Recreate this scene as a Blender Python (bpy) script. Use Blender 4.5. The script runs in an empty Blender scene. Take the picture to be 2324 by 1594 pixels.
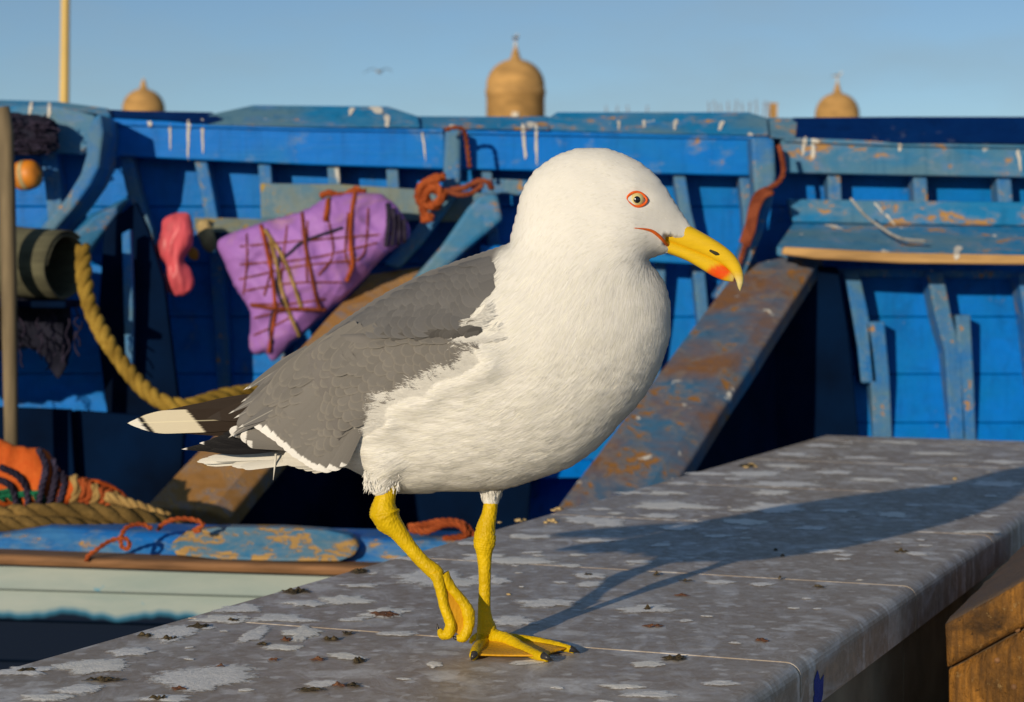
import bpy, bmesh, math, random
import numpy as np
from mathutils import Vector, Matrix, noise as mnoise
from mathutils.geometry import delaunay_2d_cdt
from mathutils.bvhtree import BVHTree
random.seed(7); rng = np.random.default_rng(7)
R = math.radians
sc = bpy.context.scene
COL = sc.collection

# ---------------------------------------------------------------- camera
# photograph measured on a 2324 x 1594 grid; table top is z = 0, camera 0.345 m above it
W, H, F = 2324.0, 1594.0, 4700.0
CZ = 0.345
TILT = math.atan(169.0 / F)
cam_d = bpy.data.cameras.new('camera'); cam = bpy.data.objects.new('camera', cam_d); COL.objects.link(cam)
cam.location = (0, 0, CZ); cam.rotation_euler = (math.pi / 2 - TILT, 0, 0)
cam_d.sensor_fit = 'HORIZONTAL'; cam_d.sensor_width = 36.0; cam_d.lens = F / W * 36.0
cam_d.clip_start = 0.05; cam_d.clip_end = 6000
cam_d.dof.use_dof = True; cam_d.dof.focus_distance = 1.86; cam_d.dof.aperture_fstop = 12.5
sc.camera = cam
# ---------------------------------------------------------------- sky and sun
SUN_EL = R(12.5)
TRAV = Vector((0.437, 0.90, 0)).normalized()
sun_dir = Vector((TRAV.x * math.cos(SUN_EL), TRAV.y * math.cos(SUN_EL), -math.sin(SUN_EL)))
world = bpy.data.worlds.new('World'); sc.world = world; world.use_nodes = True
wn = world.node_tree.nodes; wl = world.node_tree.links; wn.clear()
w_out = wn.new('ShaderNodeOutputWorld'); w_bg = wn.new('ShaderNodeBackground'); w_sky = wn.new('ShaderNodeTexSky')
w_sky.sky_type = 'NISHITA'; w_sky.sun_disc = False; w_sky.sun_elevation = SUN_EL
w_sky.sun_rotation = math.atan2(-TRAV.x, -TRAV.y)
w_sky.air_density = 1.0; w_sky.dust_density = 0.05; w_sky.ozone_density = 2.6; w_sky.altitude = 2200
w_bg.inputs['Strength'].default_value = 0.083
# thin, even high cloud drifting over the whole sky
w_tc = wn.new('ShaderNodeTexCoord'); w_mp = wn.new('ShaderNodeMapping'); w_ns = wn.new('ShaderNodeTexNoise')
w_rp = wn.new('ShaderNodeMapRange'); w_mx = wn.new('ShaderNodeMix'); w_mx.data_type = 'RGBA'
w_mp.inputs['Scale'].default_value = (3.0, 3.0, 9.0); w_mp.inputs['Rotation'].default_value = (0.2, 0.35, 0.3)
w_ns.inputs['Scale'].default_value = 2.2; w_ns.inputs['Detail'].default_value = 5; w_ns.inputs['Roughness'].default_value = 0.55
w_rp.inputs['From Min'].default_value = 0.42; w_rp.inputs['From Max'].default_value = 0.75
w_rp.inputs['To Min'].default_value = 0.0; w_rp.inputs['To Max'].default_value = 0.45
w_mx.inputs[7].default_value = (3.5, 4.5, 4.9, 1)
wl.new(w_tc.outputs['Generated'], w_mp.inputs['Vector']); wl.new(w_mp.outputs[0], w_ns.inputs['Vector'])
wl.new(w_ns.outputs[0], w_rp.inputs['Value']); wl.new(w_rp.outputs[0], w_mx.inputs[0])
wl.new(w_sky.outputs[0], w_mx.inputs[6]); wl.new(w_mx.outputs[2], w_bg.inputs['Color']); wl.new(w_bg.outputs[0], w_out.inputs[0])
sun_d = bpy.data.lights.new('sun', 'SUN'); sun = bpy.data.objects.new('sun', sun_d); COL.objects.link(sun)
sun_d.energy = 3.95; sun_d.angle = R(0.55); sun_d.color = (1.0, 0.84, 0.62)
sun.rotation_euler = sun_dir.to_track_quat('-Z', 'Y').to_euler(); sun.location = (-3, -4, 5)
vs_ = sc.view_settings; vs_.view_transform = 'Standard'; vs_.look = 'None'; vs_.gamma = 1.0; vs_.exposure = 0.0
sc.cycles.use_denoising = True
sc.cycles.max_bounces = 6; sc.cycles.transparent_max_bounces = 12
try: sc.cycles.denoiser = 'OPENIMAGEDENOISE'
except Exception: pass

# ---------------------------------------------------------------- helpers
def ray(px, py):
    xc = (px - W / 2) / F; yc = (H / 2 - py) / F
    return Vector((xc, math.cos(TILT) + yc * math.sin(TILT), -math.sin(TILT) + yc * math.cos(TILT)))
def P(px, py, Y):                       # point on that line of sight at distance Y
    d = ray(px, py); t = Y / d.y
    return Vector((d.x * t, Y, CZ + d.z * t))
def G(px, py, z=0.0):                   # point on the horizontal level z
    d = ray(px, py); t = (z - CZ) / d.z
    return Vector((d.x * t, d.y * t, z))

def empty(name, loc, label, cat, group=None):
    o = bpy.data.objects.new(name, None); COL.objects.link(o); o.location = loc; o.empty_display_size = 0.05
    o['label'] = label; o['category'] = cat
    if group: o['group'] = group
    return o
def tag(o, label, cat, group=None):
    o['label'] = label; o['category'] = cat
    if group: o['group'] = group
    return o
def attach(o, parent):
    if parent is None: return
    o.parent = parent
    loc = Vector(parent.location); p = parent.parent
    while p: loc += Vector(p.location); p = p.parent
    o.matrix_parent_inverse = Matrix.Translation(-loc)
def link(name, me, mat=None, parent=None, smooth=False):
    o = bpy.data.objects.new(name, me); COL.objects.link(o)
    if mat is not None and not me.materials: me.materials.append(mat)
    if smooth: me.polygons.foreach_set('use_smooth', np.ones(len(me.polygons), bool))
    attach(o, parent)
    return o
def pymesh(name, verts, faces):
    me = bpy.data.meshes.new(name)
    me.from_pydata([tuple(v) for v in verts], [], [tuple(int(i) for i in f) for f in faces]); me.update()
    return me
def obj(name, verts, faces, mat, parent=None, smooth=False):
    return link(name, pymesh(name, verts, faces), mat, parent, smooth)
def npmesh(name, V, FQ):                # fast mesh from arrays, all faces same size
    me = bpy.data.meshes.new(name); n = FQ.shape[1]
    me.vertices.add(len(V)); me.vertices.foreach_set('co', np.asarray(V, np.float32).ravel())
    me.loops.add(FQ.size); me.loops.foreach_set('vertex_index', FQ.astype(np.int32).ravel())
    me.polygons.add(len(FQ)); me.polygons.foreach_set('loop_start', np.arange(0, FQ.size, n, dtype=np.int32))
    me.polygons.foreach_set('loop_total', np.full(len(FQ), n, np.int32)); me.update(calc_edges=True); me.validate()
    return me
def vcol(me, name, arr):                # per-vertex value or colour
    arr = np.asarray(arr, np.float32)
    if arr.ndim == 1: arr = np.repeat(arr[:, None], 3, 1)
    c = np.ones((len(arr), 4), np.float32); c[:, :3] = arr[:, :3]
    a = me.color_attributes.new(name, 'FLOAT_COLOR', 'POINT'); a.data.foreach_set('color', c.ravel())
def bevel(o, w, seg=2):
    m = o.modifiers.new('bevel', 'BEVEL'); m.width = w; m.segments = seg; m.limit_method = 'ANGLE'; m.angle_limit = R(40)
    return o
def catmull(pts, n, closed=False):
    pts = np.array([tuple(p) for p in pts], float); m = len(pts)
    if closed: Q = np.vstack([pts[-1], pts, pts[0], pts[1]]); segs = m
    else: Q = np.vstack([2 * pts[0] - pts[1], pts, 2 * pts[-1] - pts[-2]]); segs = m - 1
    out = []
    for i in range(segs):
        p0, p1, p2, p3 = Q[i], Q[i + 1], Q[i + 2], Q[i + 3]
        t = np.linspace(0, 1, n, endpoint=False)[:, None]
        out.append(0.5 * ((2 * p1) + (-p0 + p2) * t + (2 * p0 - 5 * p1 + 4 * p2 - p3) * t**2 + (-p0 + 3 * p1 - 3 * p2 + p3) * t**3))
    out = np.vstack(out)
    if not closed: out = np.vstack([out, pts[-1]])
    return out
def tube_arrays(path, rad, sides=10, squash=1.0, cap=True, noise_amp=0.0, nscale=60):
    path = np.asarray(path, float); n = len(path)
    rad = np.broadcast_to(np.asarray(rad, float), (n,))
    tan = np.gradient(path, axis=0); tan /= np.linalg.norm(tan, axis=1)[:, None] + 1e-12
    up = np.array([0, 0, 1.0]) if abs(tan[0][2]) < 0.9 else np.array([0, 1.0, 0])
    V = []; u = np.cross(up, tan[0]); u /= np.linalg.norm(u)
    for i in range(n):
        u = u - tan[i] * np.dot(u, tan[i]); u /= np.linalg.norm(u); w = np.cross(tan[i], u)
        for j in range(sides):
            a = 2 * math.pi * j / sides; r = rad[i]
            d = math.cos(a) * u + squash * math.sin(a) * w; p = path[i] + d * r
            if noise_amp: p = p + d * r * noise_amp * mnoise.noise(Vector(p) * nscale)
            V.append(p)
    Fc = []
    for i in range(n - 1):
        for j in range(sides):
            a = i * sides + j; b = i * sides + (j + 1) % sides
            Fc.append((a, b, b + sides, a + sides))
    if cap: Fc.append(tuple(range(sides - 1, -1, -1))); Fc.append(tuple(range((n - 1) * sides, n * sides)))
    return V, Fc
def tube(name, path, rad, mat, parent=None, sides=10, **k):
    V, Fc = tube_arrays(path, rad, sides, **k)
    return obj(name, V, Fc, mat, parent, True)
def merge(lists):
    V, Fc = [], []
    for v, f in lists:
        k = len(V); V += list(v); Fc += [tuple(i + k for i in q) for q in f]
    return V, Fc
def rope(name, pts, r, mat, parent=None, strands=3, turns=None, n=10, loose=0.0):
    path = catmull(pts, n); seg = np.linalg.norm(np.diff(path, axis=0), axis=1); L = np.r_[0, np.cumsum(seg)]
    m = max(int(L[-1] / (r * 0.55)), 20); s = np.linspace(0, L[-1], m)
    path = np.stack([np.interp(s, L, path[:, k]) for k in range(3)], 1)
    tan = np.gradient(path, axis=0); tan /= np.linalg.norm(tan, axis=1)[:, None]
    u = np.cross(tan, np.array([0.13, 0.31, 0.94])); u /= np.linalg.norm(u, axis=1)[:, None]; w = np.cross(tan, u)
    pitch = r * 5.2; parts = []; un = np.array([1 + 0.10 * mnoise.noise(Vector((q / r * 0.35, r * 900, 0))) + 0.07 * mnoise.noise(Vector((q / r * 1.7, 3, r * 700))) for q in s])
    for k in range(strands):
        a = 2 * math.pi * (k / strands + s / pitch); rr = un * r * 0.48 * (1 + loose * np.sin(s / r * 0.7 + k))
        parts.append(tube_arrays(path + (np.cos(a) * rr)[:, None] * u + (np.sin(a) * rr)[:, None] * w, r * 0.56 * un, 7))
    V, Fc = merge(parts)
    return obj(name, V, Fc, mat, parent, True)
def slab(name, poly, Y, thick, mat, parent=None, bev=0.004, jit=0.0, Ytop=None, back=None):
    """outline given in photo coordinates at its own distance (Y, may lean from Y at the bottom to Ytop), with real thickness"""
    ys = [p[1] for p in poly]; y0, y1 = min(ys), max(ys)
    pts = []
    for (x, y) in poly:
        yy = Y if Ytop is None else Y + (Ytop - Y) * (y1 - y) / max(y1 - y0, 1e-6)
        pts.append(P(x, y, yy))
    b = Vector((0, thick, 0)) if back is None else Vector(back)
    n = len(pts); V = pts + [p + b for p in pts]
    a = sum((poly[i][0] * poly[(i + 1) % n][1] - poly[(i + 1) % n][0] * poly[i][1]) for i in range(n))
    fr = list(range(n)) if a < 0 else list(range(n - 1, -1, -1))
    Fc = [tuple(fr), tuple(i + n for i in reversed(fr))]
    for i in range(n):
        j = (i + 1) % n
        Fc.append((fr[i], fr[i] + n, fr[j] + n, fr[j])) if False else Fc.append((fr[j], fr[i], fr[i] + n, fr[j] + n))
    o = obj(name, V, Fc, mat, parent)
    if bev: bevel(o, bev)
    return o
def box(name, c, size, mat, parent=None, rot=None, bev=0.0):
    M = (rot or Matrix.Identity(3)); c = Vector(c); h = Vector(size) / 2
    V = [c + M @ Vector((sx * h.x, sy * h.y, sz * h.z)) for sx in (-1, 1) for sy in (-1, 1) for sz in (-1, 1)]
    Fc = [(0, 1, 3, 2), (4, 6, 7, 5), (0, 4, 5, 1), (2, 3, 7, 6), (0, 2, 6, 4), (1, 5, 7, 3)]
    o = obj(name, V, Fc, mat, parent)
    if bev: bevel(o, bev)
    return o

# ---------------------------------------------------------------- inflated outline -> solid surface
def in_poly(X, Y, poly):
    c = np.zeros(X.shape, bool); n = len(poly)
    for i in range(n):
        x1, y1 = poly[i]; x2, y2 = poly[(i + 1) % n]
        if y1 == y2: continue
        k = ((y1 > Y) != (y2 > Y)) & (X < (x2 - x1) * (Y - y1) / (y2 - y1) + x1)
        c ^= k
    return c
def poly_dist(X, Y, poly):
    d = np.full(X.shape, 1e9); n = len(poly)
    for i in range(n):
        x1, y1 = poly[i]; x2, y2 = poly[(i + 1) % n]; dx, dy = x2 - x1, y2 - y1
        t = np.clip(((X - x1) * dx + (Y - y1) * dy) / (dx * dx + dy * dy + 1e-9), 0, 1)
        d = np.minimum(d, (X - x1 - t * dx) ** 2 + (Y - y1 - t * dy) ** 2)
    return np.sqrt(d)
class Inflate:
    """rounded thickness over an outline: solves lap(h) = -4 inside, thickness = k * sqrt(h)"""
    def __init__(s, poly, step, pad=20, iters=1500):
        s.poly = np.asarray(poly, float); s.st = step
        x0, y0 = s.poly.min(0) - pad; x1, y1 = s.poly.max(0) + pad
        s.xs = np.arange(x0, x1, step); s.ys = np.arange(y0, y1, step)
        X, Y = np.meshgrid(s.xs, s.ys, indexing='ij'); s.X, s.Y = X, Y
        ins = in_poly(X, Y, s.poly); d = poly_dist(X, Y, s.poly); s.sd = np.where(ins, d, -d)
        h = np.where(ins, d * 60.0, 0.0); hh = 4 * step * step
        I, J = np.indices(X.shape); red = ((I + J) % 2 == 0) & ins; blk = ((I + J) % 2 == 1) & ins; w = 1.93
        for it in range(iters):
            for m in (red, blk):
                a = np.zeros_like(h); a[1:-1, 1:-1] = (h[2:, 1:-1] + h[:-2, 1:-1] + h[1:-1, 2:] + h[1:-1, :-2] + hh) * 0.25
                h = np.where(m, h + w * (a - h), h)
        s.h = np.maximum(h, 0); s.ins = ins
    def samp(s, A, x, y):
        fx = np.clip((np.asarray(x, float) - s.xs[0]) / s.st, 0, len(s.xs) - 1.001); fy = np.clip((np.asarray(y, float) - s.ys[0]) / s.st, 0, len(s.ys) - 1.001)
        i = fx.astype(int); j = fy.astype(int); u = fx - i; v = fy - j
        return A[i, j] * (1 - u) * (1 - v) + A[i + 1, j] * u * (1 - v) + A[i, j + 1] * (1 - u) * v + A[i + 1, j + 1] * u * v
def surface_nets(Fv, xs, ys, zs):
    nx, ny, nz = Fv.shape; S = Fv > 0
    acc = np.zeros((nx - 1, ny - 1, nz - 1, 3)); cnt = np.zeros((nx - 1, ny - 1, nz - 1))
    def sl(o, k): return slice(o, k - 1 + o)
    corners = [(a, b, c) for a in (0, 1) for b in (0, 1) for c in (0, 1)]
    for a, b, c in corners:
        for ax in range(3):
            o = [a, b, c]
            if o[ax] == 1: continue
            q = list(o); q[ax] = 1
            f0 = Fv[sl(a, nx), sl(b, ny), sl(c, nz)]; f1 = Fv[sl(q[0], nx), sl(q[1], ny), sl(q[2], nz)]
            m = (f0 > 0) != (f1 > 0); t = np.where(m, f0 / np.where(m, f0 - f1, 1), 0)
            for k in range(3): acc[..., k] += np.where(m, o[k] + (t if k == ax else 0), 0)
            cnt += m
    act = cnt > 0; idx = -np.ones(act.shape, int); idx[act] = np.arange(act.sum())
    I = np.argwhere(act); V = I + acc[act] / cnt[act][:, None]
    V = np.stack([xs[0] + V[:, 0] * (xs[1] - xs[0]), ys[0] + V[:, 1] * (ys[1] - ys[0]), zs[0] + V[:, 2] * (zs[1] - zs[0])], 1)
    Q = []
    for ax in range(3):
        A = [slice(None)] * 3; B = [slice(None)] * 3; A[ax] = slice(0, -1); B[ax] = slice(1, None)
        m = S[tuple(A)] != S[tuple(B)]; e = np.argwhere(m); pos = S[tuple(A)][m]
        o1, o2 = [k for k in range(3) if k != ax]
        ok = (e[:, o1] > 0) & (e[:, o2] > 0) & (e[:, o1] < act.shape[o1]) & (e[:, o2] < act.shape[o2]); e = e[ok]; pos = pos[ok]
        def g(d1, d2):
            q = e.copy(); q[:, o1] -= d1; q[:, o2] -= d2; return idx[q[:, 0], q[:, 1], q[:, 2]]
        a, b, c, d = g(1, 1), g(0, 1), g(0, 0), g(1, 0)
        fl = pos if ax != 1 else ~pos
        Q.append(np.where(fl[:, None], np.stack([a, b, c, d], 1), np.stack([d, c, b, a], 1)))
    return V, np.vstack(Q)
def smooth_mesh(V, Q, it=3, lam=0.5):
    E = np.vstack([Q[:, [0, 1]], Q[:, [1, 2]], Q[:, [2, 3]], Q[:, [3, 0]]]); E = np.vstack([E, E[:, ::-1]])
    n = np.bincount(E[:, 0], minlength=len(V))[:, None]
    for k in range(it * 2):
        A = np.stack([np.bincount(E[:, 0], V[E[:, 1], c], minlength=len(V)) for c in range(3)], 1) / np.maximum(n, 1)
        V = V + (lam if k % 2 == 0 else -lam * 1.03) * (A - V)
    return V
def inflate_solid(poly, step, k, Y, smooth=2, wr=None, iters=600):
    """solid object from an outline in photo coordinates at distance Y; thickness from the rounded profile"""
    inf = Inflate(poly, step, iters=iters); vm = k * math.sqrt(inf.h.max()) + 4 * step
    zs = np.arange(-vm, vm, step); A = k * np.sqrt(inf.h)
    Fv = np.where(inf.ins[..., None], (A[..., None] ** 2 - zs ** 2) / (A[..., None] + np.abs(zs) + step), inf.sd[..., None] - np.abs(zs) * 0.3)
    V, Q = surface_nets(Fv, inf.xs, inf.ys, zs); V = smooth_mesh(V, Q, smooth)
    if wr is not None: V = wr(V)
    s = Y / F
    return np.array([tuple(P(x, y, Y - v * s)) for x, y, v in V]), Q

# ---------------------------------------------------------------- materials
def new_mat(name):
    m = bpy.data.materials.new(name); m.use_nodes = True; nt = m.node_tree
    b = nt.nodes['Principled BSDF']; return m, nt, b
def setp(b, **k):
    for key, v in k.items():
        n = key.replace('_', ' ')
        if n in b.inputs: b.inputs[n].default_value = v
def N(nt, t, **k):
    n = nt.nodes.new(t)
    for a, v in k.items():
        if a in n.inputs: n.inputs[a].default_value = v
        else: setattr(n, a, v)
    return n
def coords(nt, scale=(1, 1, 1), kind='Object', rot=(0, 0, 0)):
    tc = N(nt, 'ShaderNodeTexCoord'); mp = N(nt, 'ShaderNodeMapping'); mp.inputs['Scale'].default_value = scale; mp.inputs['Rotation'].default_value = rot
    nt.links.new(tc.outputs[kind], mp.inputs['Vector']); return mp.outputs[0]
def noise(nt, vec, scale, detail=4, rough=0.55, dist=0.0):
    n = N(nt, 'ShaderNodeTexNoise'); n.inputs['Scale'].default_value = scale; n.inputs['Detail'].default_value = detail
    n.inputs['Roughness'].default_value = rough; n.inputs['Distortion'].default_value = dist
    nt.links.new(vec, n.inputs['Vector']); return n.outputs[0]
def ramp(nt, val, a, b, lo=0.0, hi=1.0):
    r = N(nt, 'ShaderNodeMapRange'); r.inputs['From Min'].default_value = a; r.inputs['From Max'].default_value = b
    r.inputs['To Min'].default_value = lo; r.inputs['To Max'].default_value = hi
    nt.links.new(val, r.inputs['Value']); return r.outputs[0]
def mix(nt, fac, c1, c2, mode='MIX'):
    m = N(nt, 'ShaderNodeMix'); m.data_type = 'RGBA'; m.blend_type = mode
    if isinstance(fac, (int, float)): m.inputs[0].default_value = fac
    else: nt.links.new(fac, m.inputs[0])
    for s, c in ((6, c1), (7, c2)):
        if isinstance(c, (tuple, list)): m.inputs[s].default_value = (*c[:3], 1)
        else: nt.links.new(c, m.inputs[s])
    return m.outputs[2]
def math_n(nt, op, a, b):
    m = N(nt, 'ShaderNodeMath'); m.operation = op
    for i, v in enumerate((a, b)):
        if isinstance(v, (int, float)): m.inputs[i].default_value = v
        else: nt.links.new(v, m.inputs[i])
    return m.outputs[0]
def bump(nt, b, h, strength=0.3, dist=0.002):
    n = N(nt, 'ShaderNodeBump'); n.inputs['Strength'].default_value = strength; n.inputs['Distance'].default_value = dist
    nt.links.new(h, n.inputs['Height']); nt.links.new(n.outputs[0], b.inputs['Normal'])
def attr(nt, name):
    a = N(nt, 'ShaderNodeVertexColor'); a.layer_name = name; return a.outputs[0]
def sepx(nt, v, i):
    s = N(nt, 'ShaderNodeSeparateXYZ'); nt.links.new(v, s.inputs[0]); return s.outputs[i]
def mat_plain(name, col, rough=0.6, var=0.25, scale=30, bumpk=0.2, spec=0.4, stretch=(1, 1, 1)):
    m, nt, b = new_mat(name); v = coords(nt, stretch); n = noise(nt, v, scale, 5)
    f = ramp(nt, n, 0.3, 0.7); c2 = tuple(min(1, c * (1 + var)) for c in col); c1 = tuple(c * (1 - var) for c in col)
    nt.links.new(mix(nt, f, c1, c2), b.inputs['Base Color']); setp(b, Roughness=rough, Specular_IOR_Level=spec)
    if bumpk: bump(nt, b, n, bumpk)
    return m
def mat_paint(name, c_main, c_fade, wood=(0.42, 0.24, 0.09), wear=0.62, fade=0.5, scale=6.0, rough=0.45, stretch=(1, 1, 1.0), c_mid=None, white=0.0, fine=1.0):
    """old boat paint: fresh and faded colour in patches, worn through to bare wood where the wear noise peaks"""
    m, nt, b = new_mat(name); v = coords(nt, stretch)
    n1 = noise(nt, v, scale, 6, 0.6, 0.4); n2 = noise(nt, v, scale * 3.1, 6, 0.65, 0.6); n3 = noise(nt, v, scale * 9, 5, 0.7)
    col = mix(nt, ramp(nt, n1, fade - 0.1, fade + 0.12), c_main, c_fade)
    if c_mid: col = mix(nt, ramp(nt, n2, 0.52, 0.68), col, c_mid)
    col = mix(nt, ramp(nt, n3, 0.3, 0.75, 0.0, 0.35), col, tuple(c * 0.55 for c in c_main))
    st_ = noise(nt, coords(nt, (16, 16, 1.6)), 2.2, 4, 0.6); col = mix(nt, ramp(nt, st_, 0.52, 0.72, 0, 0.38), col, tuple(c * 0.45 for c in c_main)); gr_ = noise(nt, coords(nt, (1.2, 6, 34)), 3.0, 4, 0.65); col = mix(nt, ramp(nt, gr_, 0.56, 0.72, 0, 0.35), col, c_fade)
    s = math_n(nt, 'ADD', math_n(nt, 'MULTIPLY', n2, 0.62), math_n(nt, 'MULTIPLY', n3, 0.38))
    nb = noise(nt, v, scale * 0.8, 3, 0.5); s = math_n(nt, 'ADD', s, math_n(nt, 'MULTIPLY', math_n(nt, 'SUBTRACT', nb, 0.5), 0.22))
    wm = ramp(nt, s, wear, wear + 0.03)
    col = mix(nt, ramp(nt, s, wear - 0.075, wear - 0.01, 0, 0.4), col, tuple(0.5 * (p_ + q_) for p_, q_ in zip(c_fade, (0.30, 0.33, 0.34))))
    wv = coords(nt, (4, 4, 60)); wg = noise(nt, wv, 4, 4)
    wc = mix(nt, wg, tuple(c * 0.55 for c in wood), tuple(min(1, c * 1.25) for c in wood))
    col = mix(nt, wm, col, wc)
    if white > 0:
        vw = coords(nt, (1, 1, 0.32)); nw = noise(nt, vw, 21, 3, 0.5); col = mix(nt, ramp(nt, nw, 0.74 - white, 0.78 - white), col, (0.62, 0.6, 0.55))
    nt.links.new(col, b.inputs['Base Color'])
    nt.links.new(ramp(nt, wm, 0, 1, rough, 0.85), b.inputs['Roughness']); setp(b, Specular_IOR_Level=0.12)
    h = math_n(nt, 'ADD', math_n(nt, 'SUBTRACT', n3, wm), math_n(nt, 'MULTIPLY', gr_, 1.2)); bump(nt, b, h, 0.5, 0.003)
    return m
# ================================================================ materials of the place
BLUE = (0.0, 0.165, 0.62); BLUE_D = (0.0, 0.07, 0.33); BLUE_F = (0.010, 0.18, 0.42); BLUE_G = (0.095, 0.20, 0.28)
M = {}
M['wall'] = mat_paint('hull_paint', BLUE, (0.0, 0.155, 0.46), wear=0.675, fade=0.52, scale=4, c_mid=(0.0, 0.12, 0.42))
M['rail'] = mat_paint('rail_paint', BLUE, BLUE_F, wear=0.605, fade=0.57, scale=3.2, white=0.02, stretch=(0.7, 1, 1))
M['worn'] = mat_paint('worn_rail_paint', BLUE_F, BLUE_G, wear=0.575, fade=0.5, scale=5.5, c_mid=(0.02, 0.16, 0.47), white=0.05, stretch=(0.5, 1, 1))
M['rib'] = mat_paint('rib_paint', (0.02, 0.16, 0.47), BLUE_G, wear=0.59, fade=0.5, scale=9, c_mid=BLUE_F, white=0.02)
M['navy'] = mat_paint('navy_paint', (0.0, 0.016, 0.10), (0.001, 0.028, 0.14), wear=0.69, fade=0.55, scale=3)
M['beam'] = mat_paint('worn_beam_paint', (0.045, 0.145, 0.27), (0.22, 0.10, 0.03), wood=(0.30, 0.145, 0.045), wear=0.565, fade=0.495, scale=4.5, c_mid=(0.075, 0.105, 0.13), rough=0.6, white=0.05)
M['beam_wood'] = mat_paint('scrubbed_beam_wood', (0.40, 0.21, 0.07), (0.33, 0.17, 0.055), wood=(0.46, 0.25, 0.08), wear=0.55, fade=0.5, scale=5, c_mid=(0.14, 0.19, 0.27), rough=0.7)
M['plank_y'] = mat_paint('weathered_plank', (0.24, 0.24, 0.15), (0.09, 0.20, 0.30), wood=(0.38, 0.27, 0.07), wear=0.57, fade=0.5, scale=6, c_mid=(0.16, 0.22, 0.22), rough=0.7)
M['near_rail'] = mat_paint('near_rail_paint', (0.01, 0.15, 0.52), (0.055, 0.20, 0.42), wood=(0.45, 0.27, 0.10), wear=0.568, fade=0.53, scale=6, c_mid=(0.10, 0.21, 0.30), stretch=(0.6, 1, 1))
M['patch'] = mat_paint('patched_rail_paint', (0.04, 0.19, 0.37), (0.12, 0.21, 0.26), wood=(0.46, 0.28, 0.10), wear=0.525, fade=0.5, scale=6.5, c_mid=(0.02, 0.2, 0.45), stretch=(0.7, 1, 1))
M['rub'] = mat_plain('rubbing_strake_wood', (0.21, 0.105, 0.045), 0.8, 0.45, 22, 0.6, stretch=(0.35, 1, 2.5))
M['bare'] = mat_plain('bare_wood', (0.44, 0.26, 0.10), 0.75, 0.35, 14, 0.3, stretch=(0.4, 1, 3))
M['dark'] = mat_plain('dark_paint_and_shade', (0.0, 0.006, 0.026), 0.8, 0.5, 5, spec=0.05)  # near black; on boards and panels it stands in for deep shade
def mat_mint():
    m, nt, b = new_mat('mint_hull_paint'); v = coords(nt, (0.5, 1, 2.2)); n = noise(nt, v, 8, 6, 0.6, 0.3); n2 = noise(nt, coords(nt), 30, 4)
    col = mix(nt, ramp(nt, n, 0.35, 0.7), (0.34, 0.395, 0.385), (0.26, 0.335, 0.335)); col = mix(nt, ramp(nt, n2, 0.66, 0.72), col, (0.1, 0.3, 0.45))
    # hand-painted lower limit: a thin blue line, then the navy boot topping, on a wavy edge
    z = sepx(nt, coords(nt), 2); x = coords(nt, (1, 0, 0)); wv = noise(nt, x, 7.0, 3, 0.6); zz = math_n(nt, 'ADD', z, math_n(nt, 'MULTIPLY', wv, 0.065))
    ZB = P(200, 1400, 3.56).z + 0.032
    col = mix(nt, ramp(nt, zz, ZB + 0.012, ZB + 0.002), col, (0.03, 0.16, 0.28)); col = mix(nt, ramp(nt, zz, ZB + 0.004, ZB - 0.006), col, (0.0, 0.006, 0.022))
    nt.links.new(col, b.inputs['Base Color']); setp(b, Roughness=0.7, Specular_IOR_Level=0.12); bump(nt, b, n, 0.3, 0.004); return m
M['mint'] = mat_mint()
def mat_rope(name, c, c2, sc_=120, rough=0.95):
    m, nt, b = new_mat(name); n = noise(nt, coords(nt), sc_, 4, 0.7); n2 = noise(nt, coords(nt), sc_ / 8, 3)
    nt.links.new(mix(nt, ramp(nt, n2, 0.4, 0.65), mix(nt, ramp(nt, n, 0.3, 0.7), c, c2), tuple(x * 0.6 for x in c)), b.inputs['Base Color'])
    setp(b, Roughness=rough, Specular_IOR_Level=0.15); bump(nt, b, n, 0.8, 0.003); return m
M['rope_y'] = mat_rope('straw_rope', (0.24, 0.145, 0.022), (0.38, 0.25, 0.045))
M['rope_b'] = mat_rope('hemp_rope', (0.10, 0.065, 0.02), (0.26, 0.16, 0.05), 90)
M['cord_o'] = mat_rope('orange_cord', (0.36, 0.07, 0.02), (0.46, 0.12, 0.035), 200)
M['cord_r'] = mat_rope('red_brown_cord', (0.22, 0.05, 0.025), (0.30, 0.09, 0.04), 200)
M['cord_t'] = mat_rope('tan_cord', (0.36, 0.22, 0.08), (0.48, 0.33, 0.12), 200)
M['cord_d'] = mat_rope('dark_cord', (0.03, 0.025, 0.05), (0.06, 0.05, 0.09), 200)
M['cord_w'] = mat_rope('pale_cord', (0.35, 0.36, 0.36), (0.5, 0.5, 0.48), 200)
M['orange'] = mat_rope('orange_cloth', (0.62, 0.10, 0.015), (0.75, 0.17, 0.03), 50, 0.8)
M['green'] = mat_rope('green_twine', (0.01, 0.14, 0.07), (0.02, 0.2, 0.1), 200)
M['net'] = mat_rope('dark_net', (0.012, 0.014, 0.03), (0.03, 0.03, 0.05), 150)
def mat_purple():
    m, nt, b = new_mat('purple_tarpaulin'); v = coords(nt); n = noise(nt, v, 9, 6, 0.65, 0.8); n2 = noise(nt, v, 40, 5, 0.7)
    c = mix(nt, ramp(nt, n, 0.35, 0.62), (0.36, 0.17, 0.53), (0.29, 0.13, 0.44)); c = mix(nt, ramp(nt, n, 0.55, 0.72, 0, 0.7), c, (0.42, 0.25, 0.24)); c = mix(nt, ramp(nt, n2, 0.55, 0.8, 0, 0.35), c, (0.2, 0.1, 0.25))
    nt.links.new(c, b.inputs['Base Color']); setp(b, Roughness=0.6, Specular_IOR_Level=0.25); bump(nt, b, n2, 0.4, 0.004); return m
M['purple'] = mat_purple()
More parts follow.
